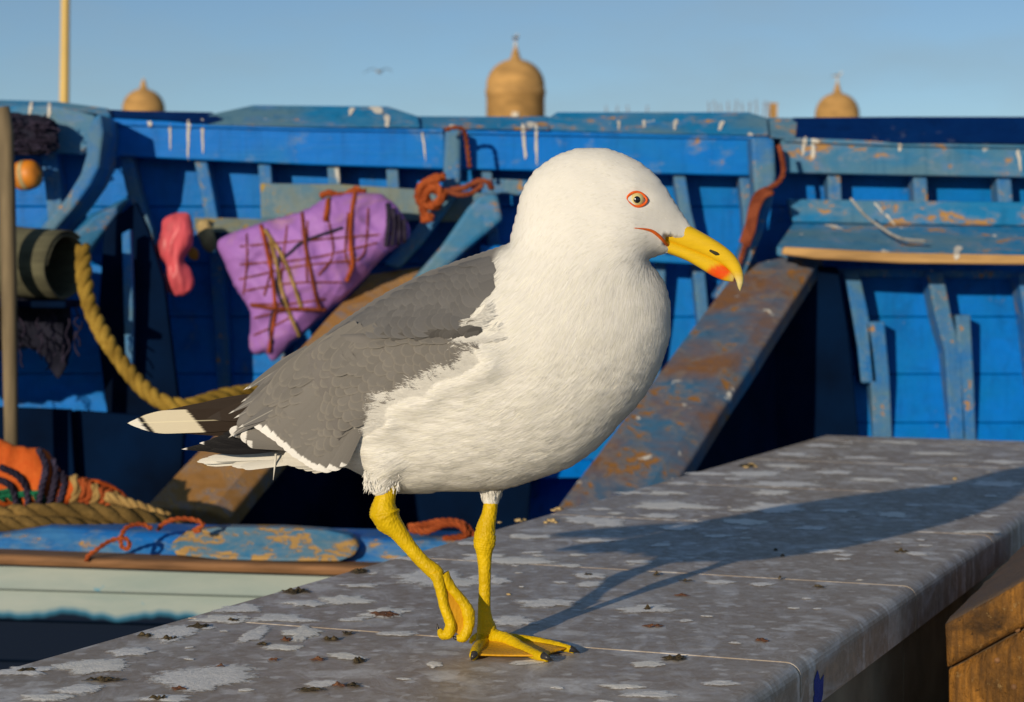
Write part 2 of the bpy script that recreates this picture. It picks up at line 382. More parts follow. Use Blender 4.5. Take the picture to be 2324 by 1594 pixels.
M['pink'] = mat_plain('pink_plastic', (0.58, 0.085, 0.11), 0.45, 0.35, 18, 0.5, stretch=(2, 1, 0.6))
M['rag'] = mat_plain('tan_rag', (0.40, 0.30, 0.14), 0.9, 0.35, 30, 0.6)
M['roll'] = mat_plain('canvas_roll', (0.085, 0.083, 0.05), 0.9, 0.5, 12, 0.6, stretch=(0.35, 1, 3))
M['pole_wood'] = mat_plain('pole_wood', (0.17, 0.13, 0.075), 0.8, 0.35, 18, 0.5, stretch=(3, 3, 0.3))
M['buoy'] = mat_plain('orange_buoy', (0.58, 0.20, 0.02), 0.5, 0.3, 20, 0.3)
M['chalk'] = mat_plain('dried_dropping', (0.62, 0.60, 0.55), 0.9, 0.2, 60, 0.6)
M['sand'] = mat_plain('sandstone', (0.43, 0.25, 0.085), 0.9, 0.28, 1.2, 0.5, stretch=(1, 1, 2.5))
M['plaster'] = mat_plain('pale_finial', (0.62, 0.58, 0.5), 0.8, 0.1, 3)
M['mast'] = mat_plain('cream_mast_paint', (0.62, 0.43, 0.13), 0.5, 0.08, 2)
M['steel'] = mat_plain('rusty_steel', (0.22, 0.13, 0.09), 0.8, 0.2, 5)
M['birdgrey'] = mat_plain('far_bird_grey', (0.10, 0.10, 0.11), 0.8, 0.3, 4)
M['birdwhite'] = mat_plain('far_bird_white', (0.7, 0.68, 0.64), 0.8, 0.1, 4)
def mat_timber():
    m, nt, b = new_mat('tarred_timber'); v = coords(nt); n = noise(nt, v, 11, 7, 0.7, 0.8); g = noise(nt, coords(nt, (46, 46, 4.5), rot=(0, 0.35, 0)), 2.6, 6, 0.65); f = noise(nt, v, 75, 5, 0.75)
    c = mix(nt, ramp(nt, n, 0.36, 0.62), (0.035, 0.020, 0.009), (0.36, 0.16, 0.026)); c = mix(nt, ramp(nt, g, 0.42, 0.62, 0, 0.75), c, (0.07, 0.036, 0.013))
    c = mix(nt, ramp(nt, f, 0.60, 0.70, 0, 0.8), c, (0.36, 0.25, 0.11)); c = mix(nt, ramp(nt, f, 0.38, 0.30, 0, 0.9), c, (0.02, 0.012, 0.006))
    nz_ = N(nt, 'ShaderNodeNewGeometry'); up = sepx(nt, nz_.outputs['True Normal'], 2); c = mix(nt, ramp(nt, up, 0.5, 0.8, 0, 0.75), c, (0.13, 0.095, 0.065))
    nt.links.new(c, b.inputs['Base Color']); setp(b, Roughness=0.6, Specular_IOR_Level=0.25); bump(nt, b, math_n(nt, 'ADD', g, f), 1.0, 0.006); return m
M['timber'] = mat_timber()
def mat_stone():
    m, nt, b = new_mat('grey_marble'); v = coords(nt); n = noise(nt, v, 5, 7, 0.6, 0.5); f = noise(nt, v, 55, 7, 0.72); k = noise(nt, v, 330, 3, 0.6)
    rv = coords(nt, (1.0, 0.5, 1), rot=(0, 0, -0.39)); wz = noise(nt, rv, 20, 8, 0.7, 1.0); w2 = noise(nt, coords(nt, (1.3, 0.8, 1)), 60, 6, 0.72, 1.0)
    c = mix(nt, ramp(nt, n, 0.32, 0.68), (0.345, 0.275, 0.21), (0.41, 0.36, 0.30)); c = mix(nt, ramp(nt, f, 0.38, 0.68, 0, 0.75), c, (0.25, 0.195, 0.15))
    c = mix(nt, ramp(nt, wz, 0.50, 0.66, 0, 0.75), c, (0.56, 0.535, 0.52)); c = mix(nt, ramp(nt, w2, 0.56, 0.68, 0, 0.6), c, (0.62, 0.59, 0.56))
    # old splashes, one in some of the cells, with ragged rims
    for sc_, thr in ((11.0, 0.62), (24.0, 0.60), (52.0, 0.62)):
        nn_ = N(nt, 'ShaderNodeTexNoise'); nn_.inputs['Scale'].default_value = sc_ * 1.6; nn_.inputs['Detail'].default_value = 5; nt.links.new(v, nn_.inputs['Vector'])
        vm_ = N(nt, 'ShaderNodeVectorMath'); vm_.operation = 'MULTIPLY_ADD'; nt.links.new(nn_.outputs[1], vm_.inputs[0]); vm_.inputs[1].default_value = (0.9 / sc_,) * 3; nt.links.new(v, vm_.inputs[2])
        vo = N(nt, 'ShaderNodeTexVoronoi'); vo.voronoi_dimensions = '2D'; vo.inputs['Scale'].default_value = sc_; nt.links.new(vm_.outputs[0], vo.inputs['Vector'])
        cell = sepx(nt, vo.outputs['Color'], 0); gate = ramp(nt, cell, thr, thr + 0.3); spot = ramp(nt, vo.outputs['Distance'], 0.36, 0.22)
        mk = math_n(nt, 'MULTIPLY', math_n(nt, 'MULTIPLY', gate, spot), ramp(nt, w2, 0.30, 0.62, 0.15, 0.8)); c = mix(nt, mk, c, (0.70, 0.68, 0.655))
    c = mix(nt, ramp(nt, w2, 0.36, 0.29, 0, 0.7), c, (0.10, 0.075, 0.055)); c = mix(nt, ramp(nt, k, 0.68, 0.74, 0, 0.55), c, (0.62, 0.56, 0.44)); c = mix(nt, ramp(nt, k, 0.30, 0.25, 0, 0.6), c, (0.10, 0.075, 0.06))
    nt.links.new(c, b.inputs['Base Color']); nt.links.new(ramp(nt, f, 0.3, 0.7, 0.34, 0.66), b.inputs['Roughness']); setp(b, Specular_IOR_Level=0.45)
    bump(nt, b, math_n(nt, 'ADD', math_n(nt, 'MULTIPLY', f, 0.8), math_n(nt, 'MULTIPLY', wz, 0.6)), 0.3, 0.0015); return m
M['stone'] = mat_stone()
M['base'] = mat_plain('base_tile', (0.20, 0.20, 0.16), 0.7, 0.3, 14, 0.3)
M['grout'] = mat_plain('grout', (0.20, 0.14, 0.06), 0.9, 0.3, 120, 0.4)
def mat_splat(name, c1, c2, a_lo, a_hi, sc_=90, rough=0.85, bk=0.5):
    """dried splash: colour breaks up and thins out towards its rim"""
    m, nt, b = new_mat(name); v = coords(nt); n = noise(nt, v, sc_, 6, 0.7); n2 = noise(nt, v, sc_ * 3, 4, 0.7); e = attr(nt, 'edge')
    cc_ = mix(nt, ramp(nt, n2, 0.35, 0.65), c1, c2); n4 = noise(nt, v, sc_ * 0.5, 4, 0.6); cc_ = mix(nt, ramp(nt, n4, 0.50, 0.72, 0, 0.5), cc_, tuple(x * 0.62 for x in c1)); nt.links.new(cc_, b.inputs['Base Color']); setp(b, Roughness=rough, Specular_IOR_Level=0.25)
    a = math_n(nt, 'ADD', e, math_n(nt, 'MULTIPLY', n, 1.3)); nt.links.new(ramp(nt, a, a_lo, a_hi), b.inputs['Alpha']); bump(nt, b, n2, bk, 0.002); return m
M['splat'] = mat_splat('white_dropping', (0.72, 0.71, 0.69), (0.90, 0.88, 0.85), 0.64, 0.92)
M['splat2'] = mat_splat('chalky_dropping', (0.78, 0.76, 0.71), (0.92, 0.89, 0.83), 0.62, 0.84)
M['streak'] = mat_splat('dropping_streak', (0.50, 0.49, 0.46), (0.60, 0.57, 0.52), 0.75, 1.0, 60)
M['clump'] = mat_splat('dried_weed', (0.035, 0.025, 0.015), (0.16, 0.12, 0.06), 0.85, 1.05, 140, 0.95, 1.0)
M['rust'] = mat_splat('rusty_crust', (0.16, 0.06, 0.03), (0.26, 0.13, 0.07), 0.75, 0.95, 140, 0.95, 1.0)
M['crumb'] = mat_plain('yellow_crust', (0.44, 0.32, 0.15), 0.9, 0.45, 200, 0.9)
M['bluemark'] = mat_splat('blue_paint_smear', (0.03, 0.05, 0.30), (0.05, 0.08, 0.36), 0.75, 0.85, 120)
M['quay'] = mat_plain('quay_concrete', (0.22, 0.20, 0.18), 0.9, 0.25, 3, 0.4)
M['cable'] = mat_plain('black_rubber', (0.02, 0.02, 0.022), 0.6, 0.2, 30)

# ================================================================ setting
GZ = -0.85
g = obj('quay_ground', [(-3000, -3000, GZ), (3000, -3000, GZ), (3000, 3000, GZ), (-3000, 3000, GZ)], [(0, 1, 2, 3)], M['quay']); g['kind'] = 'structure'

# ---------------------------------------------------------------- stone counter the gull walks on
L0, L1 = G(0, 1520), G(1870, 988); TD = (L1 - L0).normalized(); TN = Vector((TD.y, -TD.x, 0))
TW = sum(((G(*q) - L0).dot(TN)) for q in ((1702, 1579), (1818, 1506), (2083, 1332), (2262, 1209))) / 4
J1 = (G(2083, 1332) - L0).dot(TD); J2 = (G(1818, 1506) - L0).dot(TD); TL = J1 - J2; UE = (L1 - L0).dot(TD)
def T(u, a, z=0.0): return L0 + TD * u + TN * a + Vector((0, 0, z))
counter = empty('stone_counter', (T(UE / 2, TW / 2, GZ)), 'long grey marble counter streaked with gull droppings under the walking gull', 'counter')
TH = 0.05
prof = [(0, -TH), (0, -0.006), (0.0015, -0.002), (0.006, 0)] + [(TW * k / 6, 0) for k in range(1, 6)] + \
       [(TW - 0.014 + 0.014 * math.sin(t), -0.014 + 0.014 * math.cos(t)) for t in np.linspace(0, math.pi / 2, 7)] + [(TW, -TH)]
def extrude(prof, u0, u1, dz=0.0, segs=1):
    n = len(prof); V = []; Fc = []
    for k in range(segs + 1):
        u = u0 + (u1 - u0) * k / segs; V += [T(u, a, z + dz) for a, z in prof]
    for k in range(segs):
        for i in range(n):
            j = (i + 1) % n; Fc.append((k * n + i, k * n + j, k * n + n + j, k * n + n + i))
    Fc.append(tuple(range(n - 1, -1, -1))); Fc.append(tuple(segs * n + i for i in range(n)))
    return V, Fc
joints = sorted([J1 + TL * k for k in range(-5, 6) if J1 + TL * k < UE - 0.05])
edges = joints + [UE]
for k in range(len(edges) - 1):
    u0, u1 = edges[k] + 0.0013, edges[k + 1] - (0.0013 if k < len(edges) - 2 else 0)
    V, Fc = extrude(prof, u0, u1); o = obj('marble_slab', V, Fc, M['stone'], counter)
    bevel(o, 0.0012, 1)
    gp = [(a * 0.9985 + 0.0004, z - 0.0009) for a, z in prof]
    if k > 0:
        V, Fc = extrude(gp, edges[k] - 0.0014, edges[k] + 0.0014); obj('grout_line', V, Fc, M['grout'], counter)
BP = [(0.02, GZ), (0.02, -TH - 0.0005), (TW - 0.03, -TH - 0.0005), (TW - 0.03, GZ)]
V, Fc = extrude([(0.03, GZ), (0.03, -TH - 0.001), (TW - 0.034, -TH - 0.001), (TW - 0.034, GZ)], edges[0] + 0.01, UE - 0.03); obj('base_core', V, Fc, M['dark'], counter)
for k in range(len(edges) - 1):
    u0, u1 = edges[k] + 0.08, min(edges[k + 1] + 0.077, UE - 0.02)
    V, Fc = extrude(BP, u0, u1); obj('base_tile', V, Fc, M['base'], counter)

def blob(name, c, ru, ra, ang, mat, h=0.0012, parent=counter, nv=26, rough_=0.28, rings=4, crust=0.0):
    """thin irregular crust lying on the counter"""
    ph = random.uniform(0, 100); V = [c + Vector((0, 0, h))]; E = [1.0]; Fc = []
    ca, sa = math.cos(ang), math.sin(ang)
    for r in range(1, rings + 1):
        t = r / rings
        for j in range(nv):
            a = 2 * math.pi * j / nv
            q = 1 + rough_ * mnoise.noise(Vector((math.cos(a) * 1.3 + ph, math.sin(a) * 1.3, 0))) * 1.6 + rough_ * 0.7 * mnoise.noise(Vector((math.cos(a) * 4 + ph, math.sin(a) * 4, 5)))
            x, y = math.cos(a) * ru * t * q, math.sin(a) * ra * t * q
            z = 0.0006 + h * (1 - t ** 2) + (crust * max(0, mnoise.noise(Vector((x * 220 + ph, y * 220, 3)))) * (1 - t) * 2 if crust else 0)
            V.append(c + Vector((x * ca - y * sa, x * sa + y * ca, z if r < rings else 0.0005))); E.append(1 - t)
    for j in range(nv): Fc.append((0, 1 + j, 1 + (j + 1) % nv))
    for r in range(rings - 1):
        for j in range(nv):
            a = 1 + r * nv + j; b = 1 + r * nv + (j + 1) % nv; Fc.append((a, a + nv, b + nv, b))
    me = pymesh(name, V, Fc); vcol(me, 'edge', np.array(E)); return link(name, me, mat, parent, True)
def on_table(name, px, py, rx, ry, mat, **k):
    c = G(px, py); x = (G(px + rx, py) - c).length; y = (G(px, py - ry) - c).length
    uv = c - L0; u, a = uv.dot(TD), uv.dot(TN)
    lim = min(a, TW - a - 0.015, UE - u) * 1.0
    if lim < 0.004: return
    q = min(1.0, 1.15 * lim / max(min(x, y), 1e-4))
    return blob(name, c, x, min(y, max(lim * 1.3, x * 0.5)), random.uniform(-0.15, 0.15), mat, **k)
WHITE = [(785,1363,52,9),(691,1371,42,7),(547,1383,48,8),(500,1406,60,8),(640,1405,70,8),(578,1441,26,18),(691,1437,36,13),(400,1437,62,17),(470,1541,110,22),(219,1512,80,13),(60,1524,58,10),
 (176,1566,60,9),(100,1584,60,7),(370,1586,60,7),(980,1310,78,16),(1020,1322,60,10),(1246,1370,64,9),(1158,1411,52,11),(986,1510,18,6),(1334,1307,40,6),
 (1134,1319,25,7),(1185,1219,38,5),(1064,1234,30,4),(1352,1228,45,4),(868,1392,48,9),(1368,1187,48,9),(1316,1180,40,7),(1520,1149,78,8),(1754,1152,72,10),(1497,1172,42,5),(1690,1186,54,6),
 (1538,1199,48,6),(1842,1199,40,4),(2029,1169,36,5),(2252,1099,66,6),(2123,1105,36,4),(2212,1208,48,5),(1877,1252,38,4),(1772,1099,92,5),(1754,1118,38,5),(1707,1076,62,6),(1602,1076,46,4),
 (1508,1120,42,4),(1433,1120,34,4),(1895,1073,44,4),(1988,1090,52,4),(1801,1032,42,4),(1860,1012,40,3),(2041,1005,44,3),(2275,1049,44,4),(1468,1383,62,8),(2130,1030,60,3),(1960,1040,50,3),
 (1650,1050,46,4),(1780,1058,50,3),(2080,1065,44,3),(1545,1098,30,3),(1100,1262,40,4),(930,1268,46,4),(820,1330,40,4),(640,1470,40,6),(300,1480,50,8),(900,1440,40,5),(1420,1560,46,6),(1480,1579,60,7),(1900,1160,46,4)]
for i, (x, y, a, b) in enumerate(WHITE):
    on_table('dropping', x, y, a * 1.12, b * 1.2, M['splat'] if i % 3 else M['splat2'], h=0.0008, rough_=0.42 if a > 30 else 0.22, nv=36)
on_table('dropping', 1176, 1274, 84, 9, M['splat2'], h=0.001); on_table('dropping', 1090, 1268, 40, 6, M['splat'], h=0.001)
for i in range(150):
    u, a_ = random.uniform(0.0, UE - 0.05), random.uniform(0.02, TW - 0.03); q = T(u, a_); r_ = 0.004 + 0.014 * random.random() ** 2.2
    blob('dropping', q, r_ * random.uniform(0.8, 1.6), r_, random.uniform(0, 3.1), M['splat'] if i % 3 else M['splat2'], h=0.0005, rough_=0.28, nv=22, rings=3)
DARK = [(1532,1497,45,8),(816,1299,36,6),(672,1344,48,7),(812,1502,30,8),(531,1410,24,4),(328,1445,26,5),(453,1424,40,6),(801,1558,26,7),(703,1568,50,6),(750,1453,30,5),(790,1440,22,4),(1696,1058,26,5),
 (60,1523,34,7),(1470,1385,18,3),(1334,1306,18,3),(1490,1306,18,3),(1555,1321,22,2),(2045,1254,26,3),(1776,1264,8,2),(595,1465,20,4),(230,1545,60,7),(385,1452,26,4),(360,1588,30,5),(1760,1250,8,2),(1770,1316,8,2),(1860,1334,26,2)]
for (x, y, a, b) in DARK: on_table('weed_crust', x, y, a * 0.85, b * 0.9, M['clump'], h=0.0010, rough_=0.34, crust=0.004, rings=7, nv=34)
for (x, y, a, b) in [(875,1396,42,6),(406,1566,18,4),(650,1455,16,3),(1486,1423,26,3),(1546,1353,22,2),(1730,1456,18,3),(770,1558,20,3),(500,1515,12,2),(620,1500,14,2),(720,1500,16,2)]:
    on_table('rust_crust', x, y, a, b, M['rust'], h=0.0012, rough_=0.5, crust=0.003)
def crumb(px, py, r, mat):
    c = G(px, py); V, Fc = [], []
    bm = bmesh.new(); bmesh.ops.create_icosphere(bm, subdivisions=2, radius=r); ph = random.uniform(0, 50)
    for v in bm.verts: v.co *= 1 + 0.9 * mnoise.noise(v.co * (1.6 / r) + Vector((ph, 0, 0))) + 0.4 * mnoise.noise(v.co * (5 / r)); v.co.z = max(v.co.z * 0.5 + r * 0.2, 0); v.co += c
    me = bpy.data.meshes.new('crumb'); bm.to_mesh(me); bm.free(); link('crumb', me, mat, counter, True)
for (x, y, r) in [(1268,1157,0.006),(1256,1160,0.004),(1178,1184,0.006),(1190,1182,0.004),(1238,1187,0.004),(1254,1184,0.006),(1262,1187,0.003),(1135,1187,0.003),(2168,1088,0.004),(1706,1056,0.006),(1715,1060,0.004),(1693,1062,0.005),(1154,1350,0.0025)]:
    crumb(x, y, r, M['crumb'])
def face_pt(px, py):                     # point on the counter's long right-hand face
    d = ray(px, py); o = Vector((0, 0, CZ)); n = TN; p0 = T(0, TW + 0.0006)
    return o + d * ((p0 - o).dot(n) / d.dot(n))
pts = [face_pt(x, y) for x, y in ((1848,1544),(1856,1520),(1862,1545),(1870,1530),(1868,1575),(1862,1610),(1846,1612))]
c = sum(pts, Vector()) / len(pts); V = [c] + pts; me = pymesh('paint_smear', V, [(0, 1 + i, 1 + (i + 1) % 7) for i in range(7)]); vcol(me, 'edge', np.array([1] + [0.2] * 7)); link('paint_smear', me, M['bluemark'], counter)

# ---------------------------------------------------------------- rough timber block beside the counter
def timber_block():
    root = empty('timber_block', (0.62, 2.3, GZ), 'rough tarred timber block with rounded corners beside the marble counter', 'timber')
    A = P(2138, 1414, 2.20); B = P(2460, 1240, 2.13); C0 = P(2345, 1212, 2.90); back = C0 - A; e = B - A; dn = Vector((0.045, 0.0, -1.0)).normalized()
    def rough_box(name, o, ex, ey, ez, nx, ny, nz, amp, bev_):
        bm = bmesh.new(); Vd = {}
        def pt(q):
            if q not in Vd: Vd[q] = bm.verts.new(o + ex * (q[0] / nx) + ey * (q[1] / ny) + ez * (q[2] / nz))
            return Vd[q]
        for i in range(nx):
            for k in range(nz):
                bm.faces.new([pt(q) for q in ((i, 0, k), (i, 0, k + 1), (i + 1, 0, k + 1), (i + 1, 0, k))]); bm.faces.new([pt(q) for q in ((i, ny, k), (i + 1, ny, k), (i + 1, ny, k + 1), (i, ny, k + 1))])
        for j in range(ny):
            for k in range(nz):
                bm.faces.new([pt(q) for q in ((0, j, k), (0, j + 1, k), (0, j + 1, k + 1), (0, j, k + 1))]); bm.faces.new([pt(q) for q in ((nx, j, k), (nx, j, k + 1), (nx, j + 1, k + 1), (nx, j + 1, k))])
        for i in range(nx):
            for j in range(ny):
                bm.faces.new([pt(q) for q in ((i, j, 0), (i + 1, j, 0), (i + 1, j + 1, 0), (i, j + 1, 0))]); bm.faces.new([pt(q) for q in ((i, j, nz), (i, j + 1, nz), (i + 1, j + 1, nz), (i + 1, j, nz))])
        # round the long edges, then roughen
        for q, v in Vd.items():
            f = [q[0] / nx, q[1] / ny, q[2] / nz]; m = [min(t, 1 - t) for t in f]; ax = (ex, ey, ez); lens = [x.length for x in ax]; dd = [m[k] * lens[k] for k in range(3)]
            for k in range(3):
                o2 = [n_ for n_ in range(3) if n_ != k]; s_ = min(dd[o2[0]], dd[o2[1]])
                if dd[k] < 1e-6 and s_ < bev_: v.co += ax[k].normalized() * (bev_ - s_) * 0.55 * (1 if f[k] < 0.5 else -1)
        for v in bm.verts: v.co += Vector([amp * (mnoise.noise(v.co * 18 + Vector((k * 9, 0, 0))) + 0.5 * mnoise.noise(v.co * 50 + Vector((0, k * 9, 0)))) for k in range(3)])
        bmesh.ops.recalc_face_normals(bm, faces=bm.faces[:]); me = bpy.data.meshes.new(name); bm.to_mesh(me); bm.free(); return link(name, me, M['timber'], root, True)
    rough_box('top_beam', A, e, back, dn * 0.052, 28, 40, 7, 0.0011, 0.006)
    ins = e.normalized() * 0.010 + back.normalized() * 0.012
    rough_box('side_beam', A + dn * 0.050 + ins - e.normalized() * 0.012, e - ins * 0.5, back * 0.96, dn * (A.z - GZ - 0.052), 26, 30, 50, 0.0014, 0.008)
    nrm = e.cross(dn).normalized(); nrm = nrm if nrm.y < 0 else -nrm
    for (px, py) in ((2262, 1500), (2300, 1560), (2240, 1452), (2308, 1430), (2214, 1475)):
        d = ray(px, py); pl = A + back.normalized() * 0.006; t = (pl - Vector((0, 0, CZ))).dot(nrm) / d.dot(nrm); q = Vector((0, 0, CZ)) + d * t
        tube('nail_head', [q - nrm * 0.006, q - nrm * 0.001], 0.003, M['rub'], root, 8)
timber_block()

# ================================================================ the boat (lies heeled towards the quay, far side high)
boat = empty('blue_fishing_boat', (0, 4.6, GZ), 'heeled blue wooden fishing boat with peeling paint behind the marble counter', 'boat')
XL, XR = -1900, 3000
def yw(y): return 5.46 - 0.00000028 * max(0, y - 500) ** 2 * 1.6
rows = [330, 470, 600, 720, 850, 960, 1085, 1200, 1330]
for a, b_ in zip(rows[:-1], rows[1:]):
    V = []
    for (x, y) in ((XL, a), (XR, a), (XR, b_ - 0.8), (XL, b_ - 0.8)): V.append(P(x, y, yw(y)))
    V += [v + Vector((0, 0.03, 0)) for v in V]
    o = obj('hull_strake', V, [(0, 3, 2, 1), (4, 5, 6, 7), (0, 1, 5, 4), (1, 2, 6, 5), (2, 3, 7, 6), (3, 0, 4, 7)], M['wall'], boat); bevel(o, 0.004)
# outer skin, bottom and near side close the hull
sec = [(P(0, 270, 5.56).y, P(0, 270, 5.56).z), (5.58, 0.3), (5.50, -0.1), (5.35, -0.38), (4.9, -0.62), (4.3, -0.70), (3.95, -0.62), (3.72, -0.42), (3.66, -0.15)]
x0, x1 = -3.6, 2.4
V = []; Fc = []
for i, (yy, zz) in enumerate(sec): V += [(x0, yy, zz), (x1, yy, zz)]
n = len(sec)
for i in range(n - 1): Fc.append((2 * i, 2 * i + 1, 2 * i + 3, 2 * i + 2))
o = obj('hull_skin', V, Fc, M['dark'], boat); sm = o.modifiers.new('thick', 'SOLIDIFY'); sm.thickness = 0.03; sm.offset = 0

# far rail: inner boards, cap pieces
RY = 5.34
slab('rail_board', [(-1700,236),(130,240),(215,262),(232,352),(130,347),(-1700,344)], RY, 0.07, M['worn'], boat)
slab('rail_board', [(246,268),(560,284),(1008,290),(1010,384),(700,374),(420,362),(246,353)], RY, 0.07, M['rail'], boat)
slab('rail_board', [(1044,290),(1300,296),(1745,308),(1748,400),(1400,392),(1044,384)], RY, 0.07, M['rail'], boat)
slab('rail_board', [(1772,316),(2050,322),(2420,326),(2420,404),(2050,398),(1780,392)], RY, 0.07, M['worn'], boat)
slab('cap_rail', [(-1700,226),(0,227),(130,231),(245,246),(252,268),(215,258),(130,246),(-1700,242)], RY - 0.02, 0.16, M['worn'], boat, Ytop=RY + 0.06)
slab('cap_rail', [(250,249),(300,252),(480,255),(510,272),(470,282),(330,270),(252,270)], RY - 0.02, 0.16, M['navy'], boat, Ytop=RY + 0.05)
slab('cap_rail', [(470,262),(575,239),(880,242),(948,264),(955,290),(720,289),(470,284)], RY - 0.025, 0.17, M['worn'], boat, Ytop=RY + 0.06)
slab('cap_rail', [(944,264),(1100,265),(1246,264),(1248,296),(1100,294),(944,291)], RY - 0.02, 0.16, M['worn'], boat, Ytop=RY + 0.06)
slab('cap_rail', [(1244,268),(1264,255),(1700,255),(1742,268),(1746,308),(1500,304),(1246,297)], RY - 0.025, 0.17, M['worn'], boat, Ytop=RY + 0.06)
slab('cap_rail', [(1742,267),(1812,268),(1806,318),(1744,312)], RY - 0.02, 0.16, M['worn'], boat, Ytop=RY + 0.06)
slab('cap_rail', [(1798,267),(2050,265),(2420,265),(2420,328),(2250,325),(2050,326),(1950,318),(1802,316)], RY - 0.022, 0.16, M['navy'], boat, Ytop=RY + 0.06)
slab('cap_strip', [(1780,312),(1950,318),(2120,326),(2420,331),(2420,338),(2050,332),(1780,322)], RY - 0.012, 0.05, M['worn'], boat, bev=0.002)
slab('cap_strip', [(252,276),(700,289),(1006,293),(1006,301),(700,297),(252,284)], RY - 0.010, 0.04, M['rail'], boat, bev=0.002)
slab('cap_strip', [(1048,296),(1744,309),(1744,317),(1048,304)], RY - 0.010, 0.04, M['rail'], boat, bev=0.002)
# ribs
def rib(pts, w, Y=5.365, d=0.08, mat='rib', Ytop=None):
    L = [(x - w / 2, y) for x, y in pts]; Rr = [(x + w / 2, y) for x, y in reversed(pts)]
    return slab('rib', L + Rr, Y, d, M[mat], boat, Ytop=Ytop, bev=0.005)
for k in range(8): rib([(-80 - 170 * k, 330), (-70 - 170 * k, 560), (-60 - 170 * k, 900)], 34)
for pts, w in [([(108,330),(120,430),(132,560)], 36), ([(282,340),(300,430),(330,520),(352,660)], 30), ([(452,350),(470,440),(488,540),(498,700),(510,910)], 30), ([(599,360),(604,430),(612,600),(640,900)], 30),
               ([(755,360),(760,440),(770,560)], 28), ([(889,364),(894,450),(900,560)], 28), ([(1100,370),(1110,480),(1130,620)], 30), ([(1300,370),(1320,600)], 30), ([(1540,385),(1556,480),(1585,600),(1600,760)], 28),
               ([(1690,390),(1700,480),(1704,600)], 28), ([(1893,390),(1897,470)], 31), ([(2088,392),(2092,470)], 32), ([(2278,395),(2284,470)], 34), ([(2420,395),(2426,470)], 32)]:
    rib(pts, w)
for pts, w in [([(1931,615),(1950,700),(1966,790),(1974,870)], 38), ([(1986,730),(1998,860),(2004,1000)], 44), ([(2122,618),(2142,720),(2164,800),(2176,1000)], 38), ([(2186,715),(2194,860),(2200,1010)], 34), ([(2330,620),(2352,760),(2366,1010)], 40)]:
    rib(pts, w, 5.33, 0.10)
rib([(1234, 900), (1212, 1060), (1190, 1250)], 34, 5.28, 0.06); rib([(880, 900), (850, 1060), (820, 1250)], 34, 5.28, 0.06); rib([(1500, 560), (1490, 800), (1470, 1000)], 28, 5.37)
# stringers, shelf and ledge boards
slab('stringer', [(590,416),(770,418),(955,430),(1130,440),(1130,505),(955,503),(770,500),(592,498)], 5.33, 0.035, M['plank_y'], boat, bev=0.006)
slab('ledge', [(440,494),(600,497),(760,502),(760,540),(600,532),(440,524)], 5.26, 0.10, M['plank_y'], boat, Ytop=5.33)
slab('stringer', [(1120,405),(1330,416),(1330,452),(1120,440)], 5.335, 0.03, M['rib'], boat)
slab('ledge', [(1090,556),(1300,566),(1660,586),(1660,604),(1300,586),(1090,574)], 5.28, 0.12, M['rail'], boat)
slab('stringer', [(1788,452),(2050,456),(2420,460),(2420,514),(2050,510),(1800,505)], 5.34, 0.04, M['worn'], boat)
slab('shelf', [(1800,506),(2050,511),(2420,515),(2420,584),(2050,578),(1790,566),(1762,560)], 5.12, 0.03, M['worn'], boat, Ytop=5.34, back=(0, 0.0, -0.022), bev=0.003)
slab('shelf_edge', [(1780,560),(2050,574),(2420,581),(2420,602),(2050,598),(1850,588),(1776,578)], 5.112, 0.03, M['bare'], boat, bev=0.005)
slab('batten', [(1898,610),(2420,616),(2420,634),(1898,628)], 5.37, 0.05, M['rib'], boat)
slab('ledge', [(1190,1048),(1345,1044),(1345,1084),(1190,1086)], 5.20, 0.05, M['rail'], boat, Ytop=5.24)
# curved timber heads
slab('timber_head', [(196,300),(216,262),(230,258),(236,300),(226,380),(206,420),(170,470),(128,520),(88,560),(60,548),(110,496),(150,448),(182,396),(196,350)], 5.14, 0.20, M['rib'], boat, bev=0.012)
slab('timber_head', [(1010,292),(1046,290),(1046,400),(1040,438),(1012,480),(960,552),(905,612),(868,600),(925,540),(976,474),(1004,420)], 5.25, 0.08, M['rib'], boat, bev=0.010)
slab('timber_head', [(1704,310),(1758,314),(1762,400),(1752,470),(1728,540),(1694,620),(1650,690),(1618,676),(1668,600),(1700,520),(1712,440),(1708,380)], 5.22, 0.10, M['rib'], boat, bev=0.010)
slab('knee_block', [(1062,470),(1092,440),(1130,440),(1142,500),(1060,566),(980,640),(930,640),(1000,560)], 5.20, 0.16, M['worn'], boat, bev=0.012)
